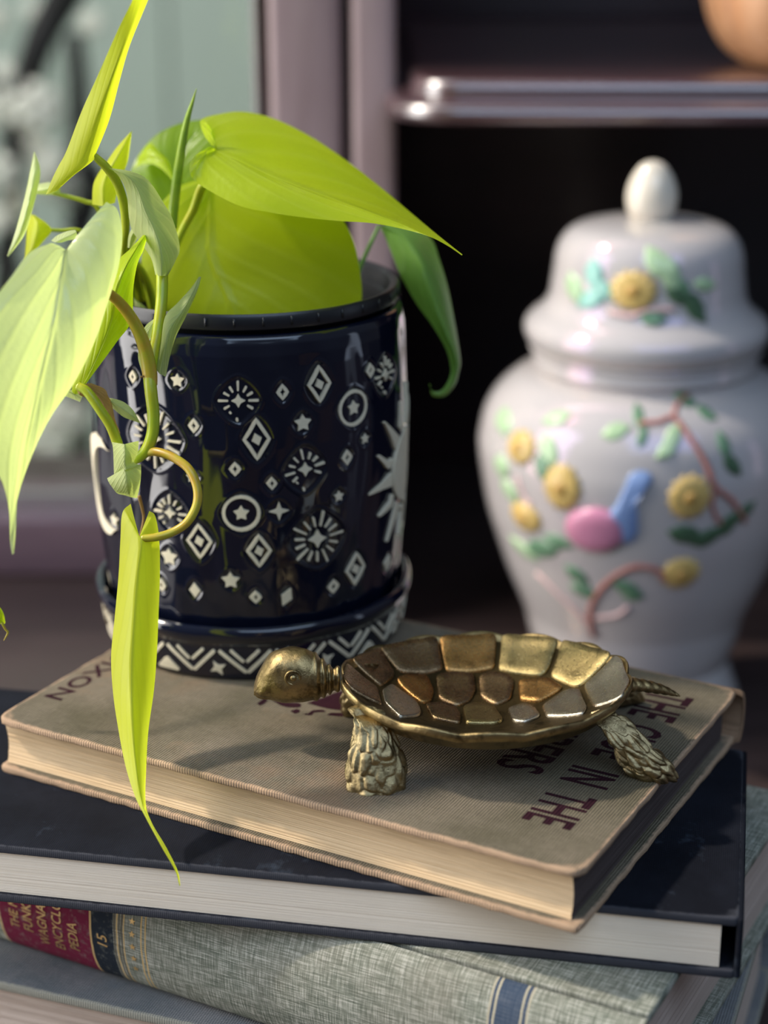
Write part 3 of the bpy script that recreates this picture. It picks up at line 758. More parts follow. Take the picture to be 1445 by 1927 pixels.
def relief(th, h):
    """glaze relief (metres) on arrays th, h: gentle flutes, sunken beds and raised lips round the motifs"""
    d = np.zeros_like(th)
    ph = [(7, 1.3, 40), (13, .4, 60), (19, 2.2, 35), (29, 4.0, 90), (41, .7, 50)]
    amp = [.00022, .00022, .00017, .00010, .00005]
    for (k, p, q), a in zip(ph, amp): d += a*np.sin(k*th + p + 1.3*np.sin(q*h+p)) 
    d *= np.clip((h-.004)/.012, 0, 1)*np.clip((.108-h)/.008, 0, 1)
    R = .0515
    for (t0, h0, m, rx, ry, nm) in SYM:
        if nm in ('sun_motif', 'moon_motif'): continue
        dt = (th-t0+PI) % (2*PI)-PI; s = dt*R*1000; z = (h-h0)*1000
        msk = (abs(s) < rx+4) & (abs(z) < ry+4)
        if not msk.any(): continue
        s, z = s[msk], z[msk]; pw = 1.5
        rho = ((abs(s)/rx)**pw + (abs(z)/ry)**pw)**(1/pw); dist = (rho-1)*min(rx, ry)
        d[msk] += -.00034/(1+np.exp(np.clip(dist/.16, -30, 30))) + .00016*np.exp(-((dist-.6)/.45)**2)
    return d
planter = empty('ceramic_planter', (PC[0], PC[1], PZ0), 0, 'glossy navy ceramic planter with raised cream stars, diamonds, sun and moon, holding the trailing plant', 'planter')
NT_, NH = 900, 300
ths = np.linspace(0, 2*PI, NT_, endpoint=False); hs = np.linspace(0, .110, NH)
TH, HH = np.meshgrid(ths, hs); D = relief(TH.copy(), HH.copy()); RR = np.interp(HH, zz, rr_) + D
V = np.stack([RR*np.cos(TH), RR*np.sin(TH), HH], -1).reshape(-1, 3)
me = bpy.data.meshes.new('pot_wall')
inner = [(.0492, .1102), (.0480, .1095), (.0476, .108), (.0470, .06), (.0455, .006), (.0, .004)]
extra = []; 
for r_, z in inner:
    extra.append(np.stack([r_*np.cos(ths), r_*np.sin(ths), np.full_like(ths, z)], -1))
under = np.stack([.040*np.cos(ths), .040*np.sin(ths), np.full_like(ths, .0)], -1)
V = np.vstack([np.zeros_like(under)+[0, 0, .0005], under, V]+extra); n_rows = 2+NH+len(inner)
idx = np.arange(n_rows*NT_).reshape(n_rows, NT_); nx_ = np.roll(idx, -1, 1)
F = np.stack([idx[:-1], nx_[:-1], nx_[1:], idx[1:]], -1).reshape(-1, 4)
me.vertices.add(len(V)); me.vertices.foreach_set('co', V.astype(np.float32).ravel())
me.loops.add(F.size); me.loops.foreach_set('vertex_index', F.astype(np.int32).ravel())
me.polygons.add(len(F)); me.polygons.foreach_set('loop_start', np.arange(0, F.size, 4, dtype=np.int32))
me.polygons.foreach_set('use_smooth', np.ones(len(F), dtype=bool)); me.update(calc_edges=True); me.validate()
me.materials.append(M['glaze']); po = bpy.data.objects.new('pot_wall', me); COL.objects.link(po); po.parent = planter
def place_motif(name, t0, h0, m, Rf, parent, lift, sink, mat):
    v = np.array(m.v, float); R0 = Rf(h0); th = t0 + v[:, 0]/1000/R0; h = h0 + v[:, 1]/1000
    R = Rf(h) + np.where(v[:, 2] > .5, lift, sink)
    P = np.stack([R*np.cos(th), R*np.sin(th), h], -1); return mesh(name, P, m.f, mat, parent, local=True, smooth=False)
for (t0, h0, m, rx, ry, nm) in SYM:
    big = nm in ('sun_motif', 'moon_motif')
    d = relief(np.array([t0]), np.array([h0]))[0] if not big else .0002
    place_motif(nm, t0, h0, m, lambda h: np.interp(h, zz, rr_), planter, (.00042 if not big else .0006)+max(d, -.0003)*.4, -.0006, M['cream'])

# saucer
sau = empty('ceramic_saucer', (PC[0], PC[1], TA), 0, 'navy ceramic saucer with cream zigzag band under the planter', 'saucer')
sprof = [(.0, .0012), (.040, .0012), (.0445, .0), (.0490, .0003), (.0502, .0016), (.0510, .005), (.0517, .0095), (.0519, .0125), (.0528, .0140), (.0536, .0155), (.0540, .0172), (.0534, .0190), (.0522, .0196), (.0509, .0188), (.0503, .0170), (.0497, .012), (.0485, .005), (.046, .0033), (0, .003)]
sp_s = catmull(sprof, 4); sv, sf = lathe_geo(sp_s, 0, 0, 360)
sv = [(x*(1+.004*math.sin(11*math.atan2(y, x)+z*300)*(z > .012)), y*(1+.004*math.sin(11*math.atan2(y, x)+z*300)*(z > .012)), z) for x, y, z in sv]
mesh('dish', sv, sf, M['glaze'], sau, local=True)
def sauR(h): return np.interp(h, [0, .0016, .005, .0095, .0125, .014], [.0492, .0503, .0511, .0518, .0520, .0530])
th0 = math.atan2(-1, 0)
NU = 18; cth = pot_hit(458, 1140)[0]
for k in range(NU):
    t0 = cth + 2*PI*k/NU
    m = Motif()
    for sgn in (1, -1): m.stroke((sgn*7.9, 3.9), (sgn*1.0 if sgn > 0 else 0, -3.4), 1.15)
    for sgn in (1, -1): m.stroke((sgn*4.3, 4.3), (sgn*.7, .6), 1.0)
    place_motif('zigzag_motif', t0, .0072, m, sauR, sau, .00035, -.0004, M['cream'])
    m = Motif()
    if k % 2: m.poly([(-4.2, -2.3), (-3.6, -2.9), (3.6, -2.9), (4.2, -2.3), (.9, 1.1), (0, 1.5), (-.9, 1.1)])
    else: m.poly(star_pts(4, 2.9, 1.2, .5))
    place_motif('triangle_motif' if k % 2 else 'star_motif', t0+PI/NU*(-1), .0050, m, sauR, sau, .00035, -.0004, M['cream'])

# nursery pot inside with its ribbed rim and soil
nur = empty('nursery_pot', (PC[0], PC[1], PZ0+.0045), 0, 'black plastic nursery pot with ribbed rim, sitting inside the navy planter', 'pot')
bp = NT('black_plastic'); bco = bp.coord(); bp.set(base=(.012, .013, .017), rough=.33, spec=.5, normal=bp.bump(bp.noise(bco, 500, 3), .1, .0002))
npf = [(0, 0), (.032, 0), (.034, .002), (.0445, .1030), (.0452, .1062), (.0462, .1068), (.0490, .1069), (.0497, .1073), (.0500, .1082), (.0500, .1112), (.0494, .1120), (.0482, .1118), (.0470, .1112), (.0466, .1100), (.0455, .104), (.0452, .095), (.036, .004), (0, .003)]
v, f = lathe_geo(npf, 0, 0, 180); autosmooth(mesh('pot_shell', v, f, bp.m, nur, local=True), 40)
for k in range(36):
    a = 2*PI*k/36; b = boxbm(.0494, .0503, -.0003, .0003, .1084, .1110)
    bmesh.ops.rotate(b, cent=(0, 0, 0), matrix=Matrix.Rotation(a, 3, 'Z'), verts=b.verts); from_bm('rim_rib', b, bp.m, nur)
soilm = plain('potting_soil', (.045, .03, .02), .95, bump=.6, scale=200)
v = []; NS = 28
v.append((0, 0, .094))
for i in range(1, NS):
    for k in range(60):
        a = 2*PI*k/60; r_ = .0449*i/(NS-1); v.append((r_*math.cos(a), r_*math.sin(a), .094+.0022*rng.normal(0, .45)))
f = [(0, 1+k, 1+(k+1) % 60) for k in range(60)] + [(1+i*60+k, 1+(i+1)*60+k, 1+(i+1)*60+(k+1) % 60, 1+i*60+(k+1) % 60) for i in range(NS-2) for k in range(60)]
so = mesh('soil', v, f, soilm, nur, local=True); so['kind'] = 'stuff'

# ------------------------------------------------------------------ plant
plant = empty('heartleaf_philodendron', (PC[0], PC[1], PZ0+.0985), 0, 'lime green trailing heart-leaved plant spilling from the navy planter', 'plant')
M['lime'] = leafmat('lime_leaf', (.46, .60, .012), (.58, .68, .02), trans=.55, veinc=(.62, .72, .12))
M['yellow'] = leafmat('yellow_lime_leaf', (.60, .66, .03), (.70, .72, .06), trans=.55, rough=.4, veinc=(.45, .52, .02), vein=.15)
M['green'] = leafmat('bright_green_leaf', (.20, .36, .012), (.28, .44, .02), trans=.5, veinc=(.10, .22, .02), vein=.35)
M['deep'] = leafmat('deep_green_leaf', (.17, .34, .07), (.22, .40, .09), trans=.4, rough=.35, veinc=(.2, .34, .1))
M['pale'] = leafmat('pale_glossy_leaf', (.72, .82, .42), (.80, .86, .50), trans=.45, rough=.24, gloss=.9, veinc=(.72, .78, .25), vein=.8)
M['sheath'] = leafmat('pale_sheath', (.42, .50, .17), (.56, .62, .30), trans=.45, rough=.5, veinc=(.70, .62, .34))
M['brown'] = leafmat('dry_brown_sheath', (.30, .17, .06), (.42, .26, .09), trans=.35, rough=.7)
def stemmat(name, c1, c2):
    t = NT(name); co = t.coord(); f = t.noise(co, 160, 5, .6)
    t.set(base=t.mix(t.ramp(f, [(.35, (0, 0, 0)), (.65, (1, 1, 1))]), c1, c2), rough=.35, spec=.5, normal=t.bump(t.noise(t.coord((1, 1, .1)), 900, 3), .15, .0003))
    t.b.inputs['Subsurface Weight'].default_value = .25; t.b.inputs['Subsurface Radius'].default_value = (.002, .002, .0006); return t.m
M['stem'] = stemmat('yellow_green_stem', (.42, .42, .015), (.36, .46, .02)); M['stem_o'] = stemmat('orange_green_stem', (.50, .30, .03), (.42, .42, .03))
M['newleaf'] = stemmat('rolled_leaf_green', (.20, .33, .02), (.30, .42, .03)); M['petiole'] = stemmat('lime_petiole', (.40, .50, .02), (.50, .56, .03))

def leaf(name, rows, mat, n_=6, m_=7, bulge=0.0, wav=0.0, thick=.00022, label=None, power=.85):
    """rows of (Lx,Ly,LY, Mx,My,MY, Rx,Ry,RY): left edge, midrib and right edge as picture spot + distance"""
    R = []
    for r in rows: R.append(np.concatenate([at(*r[0:3]), at(*r[3:6]), at(*r[6:9])]))
    R = catmull(np.array(R), n_); vs = []; uv = []; N = len(R); W = 2*m_+1
    for i, r in enumerate(R):
        L, Mi, Rt = r[0:3], r[3:6], r[6:9]; v_ = i/(N-1)
        nrm = np.cross(Rt-L, (R[min(i+1, N-1)]-R[max(i-1, 0)])[3:6]); nn = np.linalg.norm(nrm); nrm = nrm/nn if nn > 1e-12 else np.array([0, -1, 0])
        if nrm[1] > 0: nrm = -nrm
        for k in range(W):
            t_ = (k-m_)/m_; a = abs(t_); E = L if t_ < 0 else Rt
            p = Mi + (E-Mi)*a + nrm*(bulge*math.sin(PI*a)*math.sin(PI*min(1, v_*1.2+.05))) + nrm*wav*math.sin(v_*17+t_*2)*a
            vs.append(p); uv.append((t_, v_))
    o = mesh(name, vs, grid_faces(N, W), mat, plant, uv=uv)
    if label: o['label'] = label
    return o
def stalk(name, pts, rpx, mat, n_=8, seg=16):
    P = catmull([at(*p) for p in pts], n_); rp = np.interp(np.linspace(0, 1, len(P)), np.linspace(0, 1, len(rpx)), rpx)
    rad = np.array([r*np.linalg.norm(p-[0, 0, CZ])/FPX for r, p in zip(rp, P)])*.5
    v, f = tube_geo(P, rad, seg); return mesh(name, v, f, mat, plant)

# upper back green leaf, curling flap
leaf('leaf', [(262, 430, .600, 330, 440, .595, 400, 430, .595), (246, 385, .603, 325, 395, .598, 420, 400, .596), (248, 330, .606, 335, 350, .600, 436, 350, .598), (266, 288, .610, 345, 305, .604, 440, 305, .602), (300, 250, .612, 360, 268, .608, 430, 262, .606), (345, 229, .614, 380, 240, .611, 415, 238, .610), (385, 222, .616, 388, 226, .614, 392, 232, .613)], M['green'], bulge=.001)
leaf('leaf', [(251, 322, .603, 262, 308, .601, 266, 290, .606), (262, 310, .600, 278, 294, .600, 287, 266, .606), (288, 305, .597, 297, 292, .598, 303, 280, .602), (308, 314, .594, 315, 303, .595, 320, 298, .598), (324, 330, .592, 326, 325, .592, 328, 320, .594), (331, 340, .591, 332, 338, .591, 333, 337, .591)], M['lime'], bulge=.0006)
# large lime leaf inside the pot mouth
leaf('leaf', [(398, 330, .588, 402, 330, .588, 406, 330, .588),
              (335, 352, .587, 400, 372, .586, 540, 350, .586),
              (290, 410, .586, 398, 420, .583, 625, 388, .583),
              (270, 480, .583, 400, 480, .579, 664, 440, .580),
              (275, 540, .580, 420, 530, .576, 680, 505, .578),
              (290, 600, .576, 440, 575, .573, 683, 570, .576),
              (325, 650, .573, 460, 630, .571, 660, 640, .573),
              (380, 700, .571, 480, 680, .570, 600, 700, .572),
              (470, 740, .570, 490, 735, .570, 520, 740, .571)], M['lime'], bulge=.0018, m_=10, n_=8, label='large lime leaf filling the pot mouth')
# big arching leaf to the right
leaf('leaf', [(403, 277, .564, 409, 277, .566, 403, 271, .569),
              (385, 282, .561, 410, 277, .566, 390, 252, .576),
              (366, 298, .559, 411, 278, .566, 383, 232, .581),
              (362, 322, .557, 413, 280, .566, 386, 221, .585),
              (381, 345, .556, 420, 284, .565, 413, 213, .592),
              (450, 383, .549, 452, 297, .562, 462, 208, .598),
              (512, 398, .545, 502, 322, .557, 522, 222, .600),
              (575, 408, .542, 552, 343, .552, 590, 256, .597),
              (640, 415, .539, 610, 365, .547, 652, 298, .590),
              (705, 420, .536, 668, 386, .542, 712, 345, .580),
              (765, 432, .532, 735, 412, .536, 765, 390, .566),
              (812, 446, .527, 795, 437, .530, 812, 430, .550),
              (845, 463, .523, 842, 460, .525, 845, 457, .532),
              (873, 482, .520, 873, 481, .520, 874, 480, .521)], M['lime'], bulge=.0022, m_=10, n_=8, label='broad glossy leaf arching to the right with pointed tip')
stalk('petiole', [(392, 345, .572), (383, 352, .571), (368, 392, .571), (350, 425, .570), (334, 460, .569), (318, 500, .567)], [14, 17, 15, 14, 15], M['stem'])
# rolled young leaf
stalk('rolled_leaf', [(328, 425, .566), (332, 380, .566), (343, 300, .566), (356, 230, .567), (368, 190, .568), (376, 164, .568)], [19, 19, 18, 15, 10, 5, 1], M['newleaf'], seg=14)
# upright narrow leaf at the top left
leaf('leaf', [(91, 361, .532, 100, 358, .531, 112, 354, .530), (103, 332, .530, 125, 335, .528, 143, 326, .529), (116, 306, .529, 150, 310, .526, 178, 300, .528), (130, 280, .528, 165, 285, .525, 186, 284, .529),
              (159, 206, .525, 190, 215, .522, 212, 220, .531), (188, 143, .522, 214, 150, .520, 231, 150, .531), (229, 52, .518, 241, 80, .518, 251, 82, .530), (256, -2, .515, 268, 15, .517, 284, 2, .526), (275, -50, .513, 288, -45, .516, 303, -45, .520), (296, -95, .512, 300, -95, .513, 306, -98, .514)], M['yellow'], bulge=.0006, label='tall yellow-lime leaf pointing up out of the picture')
stalk('petiole', [(181, 286, .529), (188, 294, .530), (206, 312, .532), (226, 342, .536), (238, 385, .542), (240, 425, .548), (236, 465, .555), (246, 520, .566), (262, 600, .575)], [10, 15, 17, 17, 16, 16, 15], M['petiole'])
# small upright leaf behind
leaf('leaf', [(178, 380, .560, 200, 385, .556, 221, 378, .560), (180, 345, .562, 200, 350, .557, 228, 345, .562), (190, 322, .564, 208, 322, .558, 238, 320, .564), (206, 300, .565, 222, 298, .560, 246, 298, .566), (226, 272, .566, 237, 272, .563, 250, 270, .567), (252, 244, .567, 253, 243, .567, 254, 243, .567)], M['yellow'], bulge=.001)
# far-left slender leaf, yellow leaf and their stalks
leaf('leaf', [(69, 281, .565, 70, 281, .565, 71, 281, .565), (61, 320, .562, 70, 318, .560, 81, 316, .562), (52, 362, .560, 62, 362, .557, 74, 358, .560), (42, 400, .558, 52, 402, .556, 62, 402, .559), (30, 440, .556, 38, 442, .555, 48, 440, .557), (17, 476, .555, 18, 477, .555, 20, 477, .555)], M['pale'], bulge=.0005)
leaf('leaf', [(50, 484, .566, 52, 485, .565, 55, 486, .566), (53, 450, .566, 68, 458, .562, 86, 449, .566), (55, 425, .567, 75, 432, .562, 101, 430, .567), (60, 402, .568, 74, 412, .564, 92, 415, .568), (64, 398, .569, 66, 399, .568, 70, 400, .569)], M['yellow'], bulge=.001)
leaf('leaf', [(68, 352, .570, 70, 355, .569, 72, 360, .570), (76, 342, .571, 88, 352, .567, 92, 362, .570), (98, 338, .572, 106, 350, .567, 106, 361, .570), (116, 340, .572, 118, 350, .570, 118, 358, .570)], M['pale'])
stalk('petiole', [(104, 358, .570), (135, 366, .571), (165, 375, .572), (190, 390, .573), (232, 480, .578)], [8, 8, 9, 9], M['petiole'])
stalk('petiole', [(92, 428, .568), (120, 429, .570), (160, 432, .572), (215, 480, .576), (255, 590, .580)], [7, 7, 8, 9], M['petiole'])
stalk('stem', [(270, 560, .575), (255, 500, .565), (246, 470, .56), (240, 440, .555)], [15, 14, 13], M['stem'])
stalk('stem', [(236, 460, .560), (256, 488, .562), (275, 515, .566), (290, 560, .572), (300, 640, .577)], [12, 13, 14, 14], M['stem'])
# right drooping deep green leaf
stalk('petiole', [(717, 425, .600), (706, 448, .598), (692, 478, .594), (678, 512, .590), (664, 575, .585), (640, 650, .580)], [6, 8, 8, 9], M['deep'])
leaf('leaf', [(716, 424, .602, 722, 425, .600, 760, 415, .606), (726, 440, .600, 768, 450, .596, 812, 446, .608), (741, 478, .597, 795, 492, .591, 831, 492, .606), (757, 518, .594, 808, 530, .588, 845, 540, .603), (786, 571, .590, 824, 580, .585, 855, 590, .599), (815, 612, .586, 840, 625, .582, 863, 636, .595), (840, 655, .583, 856, 664, .580, 869, 680, .590), (850, 692, .581, 860, 694, .579, 866, 700, .586), (846, 715, .579, 853, 722, .578, 858, 726, .582), (832, 735, .578, 836, 741, .577, 838, 747, .579), (815, 736, .577, 816, 741, .577, 814, 745, .578), (808, 722, .576, 810, 723, .576, 812, 724, .576)], M['deep'], bulge=.001, label='deep green leaf drooping over the right rim')
# bright leaf behind the pale one
leaf('leaf', [(136, 738, .520, 145, 737, .519, 152, 734, .518), (140, 705, .518, 160, 715, .515, 175, 703, .514), (150, 655, .516, 185, 668, .511, 222, 640, .514), (170, 590, .516, 212, 600, .511, 250, 600, .517), (190, 540, .518, 222, 545, .512, 254, 540, .520), (222, 490, .522, 240, 500, .516, 262, 494, .525), (249, 464, .527, 262, 462, .523, 274, 466, .530), (280, 432, .533, 282, 432, .533, 283, 434, .533)], M['lime'], bulge=.001)
# pale glossy leaf nearest us
leaf('leaf', [(100, 452, .486, 128, 466, .490, 205, 376, .500), (60, 470, .478, 126, 474, .488, 226, 392, .501), (25, 515, .470, 122, 505, .484, 234, 440, .499), (-12, 565, .463, 114, 550, .479, 226, 500, .495),
              (-38, 640, .458, 104, 608, .474, 205, 568, .490), (-45, 720, .455, 88, 672, .470, 180, 640, .484), (-38, 800, .455, 72, 740, .467, 142, 715, .478), (-18, 860, .457, 56, 810, .465, 97, 778, .473), (6, 905, .459, 42, 880, .464, 64, 832, .469), (17, 955, .461, 32, 935, .463, 43, 880, .466), (18, 995, .461, 26, 975, .462, 33, 930, .464), (19, 1020, .461, 24, 1010, .461, 30, 985, .462), (22, 1038, .461, 23, 1038, .461, 26, 1036, .461)], M['pale'], bulge=.0022, m_=10, n_=7, label='large pale glossy leaf hanging at the left edge')
leaf('leaf', [(100, 448, .500, 108, 452, .499, 120, 452, .500), (112, 438, .503, 124, 444, .500, 132, 448, .501), (132, 430, .505, 138, 438, .502, 142, 446, .503), (146, 428, .506, 148, 432, .504, 150, 440, .505)], M['pale'])
# stems in front of the pot
stalk('stem', [(309, 505, .530), (307, 564, .525), (299, 622, .521), (290, 666, .518), (284, 702, .515), (286, 735, .513), (290, 775, .512), (288, 812, .511), (277, 842, .510), (262, 857, .510), (250, 862, .511)], [22, 22, 21, 22, 24, 24, 23, 23, 22, 20, 18], M['stem'])
stalk('stem', [(205, 545, .505), (228, 566, .509), (250, 595, .512), (268, 630, .514), (279, 668, .515), (284, 700, .515), (286, 722, .514)], [18, 21, 23, 25, 27, 28, 24], M['stem_o'])
stalk('petiole', [(262, 855, .511), (277, 849, .510), (296, 847, .508), (327, 858, .505), (356, 880, .502), (371, 914, .500), (370, 948, .498), (352, 980, .496), (325, 998, .495), (296, 1007, .494), (266, 1010, .494)], [16, 15, 17, 17, 17, 17, 17, 16, 16, 14], M['stem_o'])
stalk('petiole', [(148, 722, .512), (166, 733, .511), (192, 770, .510), (212, 803, .510), (228, 850, .511), (236, 890, .512)], [16, 19, 19, 20, 21], M['stem'])
stalk('aerial_root', [(266, 706, .513), (276, 704, .514), (284, 705, .515)], [3, 5, 6], M['brown'])
stalk('aerial_root', [(262, 930, .513), (268, 955, .514), (270, 975, .514), (262, 1010, .512)], [7, 6, 5, 4], M['brown'])
# sheaths
leaf('sheath', [(211, 312, .531, 214, 314, .530, 218, 313, .531), (230, 330, .532, 242, 326, .529, 252, 319, .532), (243, 360, .534, 262, 350, .529, 284, 336, .534), (247, 405, .536, 278, 395, .528, 312, 378, .536), (254, 432, .537, 292, 425, .527, 330, 412, .536), (277, 465, .535, 303, 460, .525, 342, 462, .535), (289, 485, .533, 307, 488, .524, 334, 488, .532), (296, 514, .530, 307, 516, .524, 319, 516, .529)], M['sheath'], bulge=.0012, label='pale papery sheath split from the stem tip')
leaf('sheath', [(254, 423, .540, 264, 424, .537, 270, 424, .540), (246, 440, .541, 252, 440, .539, 262, 446, .541), (244, 462, .542, 247, 463, .541, 252, 465, .542)], M['sheath'])
leaf('sheath', [(377, 519, .528, 379, 518, .528, 382, 519, .528), (362, 540, .526, 370, 542, .525, 375, 544, .527), (336, 568, .523, 348, 580, .520, 352, 594, .524), (314, 592, .521, 322, 618, .517, 334, 630, .521), (305, 640, .519, 312, 655, .515, 322, 668, .518), (294, 690, .517, 302, 700, .514, 314, 706, .516)], M['sheath'], bulge=.0008)
leaf('sheath', [(292, 597, .524, 294, 598, .523, 297, 600, .524), (275, 612, .521, 282, 620, .520, 292, 620, .522), (268, 640, .519, 274, 646, .518, 280, 646, .519), (262, 668, .518, 268, 680, .517, 276, 684, .518), (270, 700, .517, 274, 703, .516, 278, 703, .517)], M['sheath'])
leaf('sheath', [(255, 556, .560, 256, 558, .559, 257, 560, .560), (256, 575, .559, 266, 572, .556, 274, 572, .559), (254, 600, .558, 272, 592, .555, 286, 588, .558), (258, 612, .557, 276, 610, .555, 296, 606, .557)], M['sheath'])
leaf('sheath', [(212, 828, .508, 235, 832, .501, 262, 826, .508), (214, 848, .507, 236, 852, .500, 260, 848, .507), (215, 886, .507, 236, 868, .500, 253, 866, .507), (216, 888, .507, 238, 880, .500, 267, 872, .507)], M['sheath'], bulge=.001)
leaf('sheath', [(202, 896, .506, 234, 878, .501, 266, 870, .507), (206, 905, .505, 238, 892, .500, 266, 886, .507), (215, 918, .505, 240, 908, .500, 265, 900, .507), (222, 925, .507, 242, 922, .502, 262, 918, .508), (234, 928, .509, 246, 932, .505, 258, 934, .509)], M['sheath'], bulge=.0006)
leaf('dry_sheath', [(142, 722, .514, 160, 718, .513, 174, 716, .514), (152, 738, .514, 175, 730, .513, 199, 729, .514), (170, 748, .514, 190, 745, .513, 206, 742, .514), (190, 770, .514, 204, 768, .513, 213, 760, .514), (206, 798, .514, 215, 796, .513, 220, 792, .514), (222, 812, .513, 224, 812, .513, 228, 812, .513)], M['brown'], wav=.0004)
leaf('sheath', [(204, 745, .516, 205, 748, .515, 205, 756, .516), (215, 746, .515, 218, 756, .513, 218, 768, .515), (235, 753, .514, 236, 768, .512, 234, 781, .514), (252, 768, .513, 252, 780, .511, 252, 788, .513), (264, 790, .512, 265, 791, .512, 265, 793, .512)], M['sheath'])
leaf('sheath', [(122, 740, .520, 130, 732, .519, 138, 728, .520), (138, 746, .520, 146, 740, .519, 150, 730, .520), (152, 752, .520, 156, 744, .519, 158, 736, .520)], M['pale'])
# long hanging leaf
leaf('leaf', [(246, 944, .502, 262, 1006, .494, 281, 958, .502), (230, 962, .500, 262, 1008, .493, 292, 968, .501), (226, 1014, .498, 264, 1030, .491, 299, 1010, .499), (222, 1080, .494, 256, 1090, .487, 300, 1076, .496), (214, 1160, .489, 250, 1165, .482, 297, 1150, .492), (207, 1230, .484, 245, 1235, .477, 293, 1228, .488), (210, 1300, .478, 244, 1300, .472, 287, 1296, .483), (220, 1372, .470, 246, 1370, .465, 276, 1372, .476), (233, 1440, .462, 252, 1440, .459, 271, 1448, .468), (250, 1495, .456, 261, 1500, .454, 270, 1508, .460), (270, 1536, .451, 276, 1540, .450, 281, 1545, .453), (300, 1592, .446, 304, 1590, .446, 308, 1592, .447), (324, 1635, .443, 326, 1634, .443, 329, 1636, .444), (332, 1664, .442, 333, 1664, .442, 334, 1664, .442)], M['yellow'], bulge=.0008, n_=7, label='long folded yellow-lime leaf hanging down in front of the books')
# vine coming in from the left edge with a root tip
leaf('leaf', [(-30, 1110, .50, -28, 1112, .499, -26, 1108, .50), (-28, 1140, .50, -12, 1135, .498, 2, 1142, .50), (-24, 1165, .50, -8, 1160, .498, 8, 1163, .50), (-10, 1172, .50, 0, 1168, .499, 8, 1168, .50)], M['lime'])
stalk('aerial_root', [(2, 1166, .499), (8, 1178, .499), (13, 1184, .499), (10, 1192, .499), (5, 1200, .499)], [5, 4, 4, 3, 1], M['stem_o'])
stalk('stem', [(-28, 1112, .500), (-60, 1000, .500), (-80, 840, .51), (-40, 650, .53), (60, 560, .545), (150, 540, .56), (240, 600, .575)], [10, 12, 13, 13, 14], M['stem'])

# ------------------------------------------------------------------ brass turtle dish
TC = np.array([.0297, .4866]); TURN = math.radians(3.0)
turtle = empty('brass_turtle_dish', (TC[0], TC[1], TA), TURN, 'aged brass turtle-shaped dish with hollow plated shell, standing on the topmost book', 'ornament')
def brass(name, c1, c2, rough=.3, patina=.5, sc=120):
    t = NT(name); co = t.coord(); f = t.noise(co, sc, 6, .7); f2 = t.noise(co, sc*6, 5, .7); f3 = t.noise(co, 40, 3)
    base = t.mix(f3, c1, c2)
    pf = t.math('MULTIPLY', t.ramp(f, [(.50, (0, 0, 0)), (.68, (1, 1, 1))]), patina)
    col = t.mix(pf, base, tuple(x*.22 for x in c1))
    r_ = t.math('MULTIPLY_ADD', f2, .22, rough-.08)
    t.set(base=col, metal=1.0, rough=r_, normal=t.bump(t.math('ADD', f, f2), .4, .0005)); return t.m
M['brass'] = brass('aged_brass', (.30, .215, .095), (.50, .38, .185), .30, .85, 170)
M['legbrass'] = brass('worn_cast_brass', (.33, .25, .12), (.56, .45, .25), .27, .8, 260)
M['patina'] = brass('dark_brass_groove', (.045, .032, .014), (.085, .06, .026), .6, .8)
M['scutes'] = [brass('brass_plate_dark', (.30, .20, .11), (.38, .26, .14), .24, .6, 200), brass('brass_plate_orange', (.50, .27, .09), (.58, .34, .13), .25, .6, 200),
               brass('brass_plate_olive', (.40, .31, .13), (.48, .38, .18), .26, .5, 200), brass('brass_plate_silvery', (.55, .50, .40), (.66, .60, .48), .22, .3, 200)]
cT, sT = math.cos(TURN), math.sin(TURN)
def toT(p): x, y = p[0]-TC[0], p[1]-TC[1]; return np.array([cT*x+sT*y, -sT*x+cT*y, p[2]-TA])
AX, AY = .0418, .0345; ZR, ZB = .0205, .0105
def rimz(x): return ZR + .0015*(x/AX)**2 + .0012*(abs(x)/AX)**6
def bowl(x, y):
    r2 = (x/AX)**2 + (y/AY)**2; return ZB + (rimz(x)-ZB)*min(r2, 1.25)**1.15
def T_on_bowl(px, py):
    r = ray(px, py)
    lo = None
    for tt in np.linspace(.42, .62, 900):
        p = toT(np.array([0, 0, CZ]) + r*tt)
        if p[2] < bowl(p[0], p[1]): return p
    return p
# shell bowl: inside surface with scalloped rim and underside
def shell():
    NA, NR = 144, 22; vs = []
    def rimf(a): return 1 + .035*abs(math.sin(7*a+.3)) - .020
    for i in range(NR+1):
        q = i/NR
        for k in range(NA):
            a = 2*PI*k/NA; rf = q*rimf(a); x, y = AX*rf*math.cos(a), AY*rf*math.sin(a); vs.append((x, y, bowl(x, y)-.0004))
    inner_n = NR+1
    for (q, dz) in ((1.008, .0001), (1.018, -.0005), (1.020, -.0020), (1.008, -.0030), (.96, -.0038)):
        for k in range(NA):
            a = 2*PI*k/NA; rf = q*rimf(a) ; x, y = AX*rf*math.cos(a), AY*rf*math.sin(a); zr = rimz(AX*math.cos(a)) + .0015*abs(math.sin(7*a+.3)) - .0005
            vs.append((x, y, zr+dz))
    for i in range(NR-1, -1, -2):
        q = i/NR*.96
        for k in range(NA): a = 2*PI*k/NA; x, y = AX*q*math.cos(a), AY*q*math.sin(a); vs.append((x, y, bowl(x, y)-.0042))
    rows = len(vs)//NA; return mesh('shell', vs, grid_faces(rows, NA, wrap=True), None, turtle, local=True, mats=[M['patina'], M['brass']], midx=[0 if i < NR-1 else 1 for i in range(rows-1) for _ in range(NA)])
shell_o = shell()
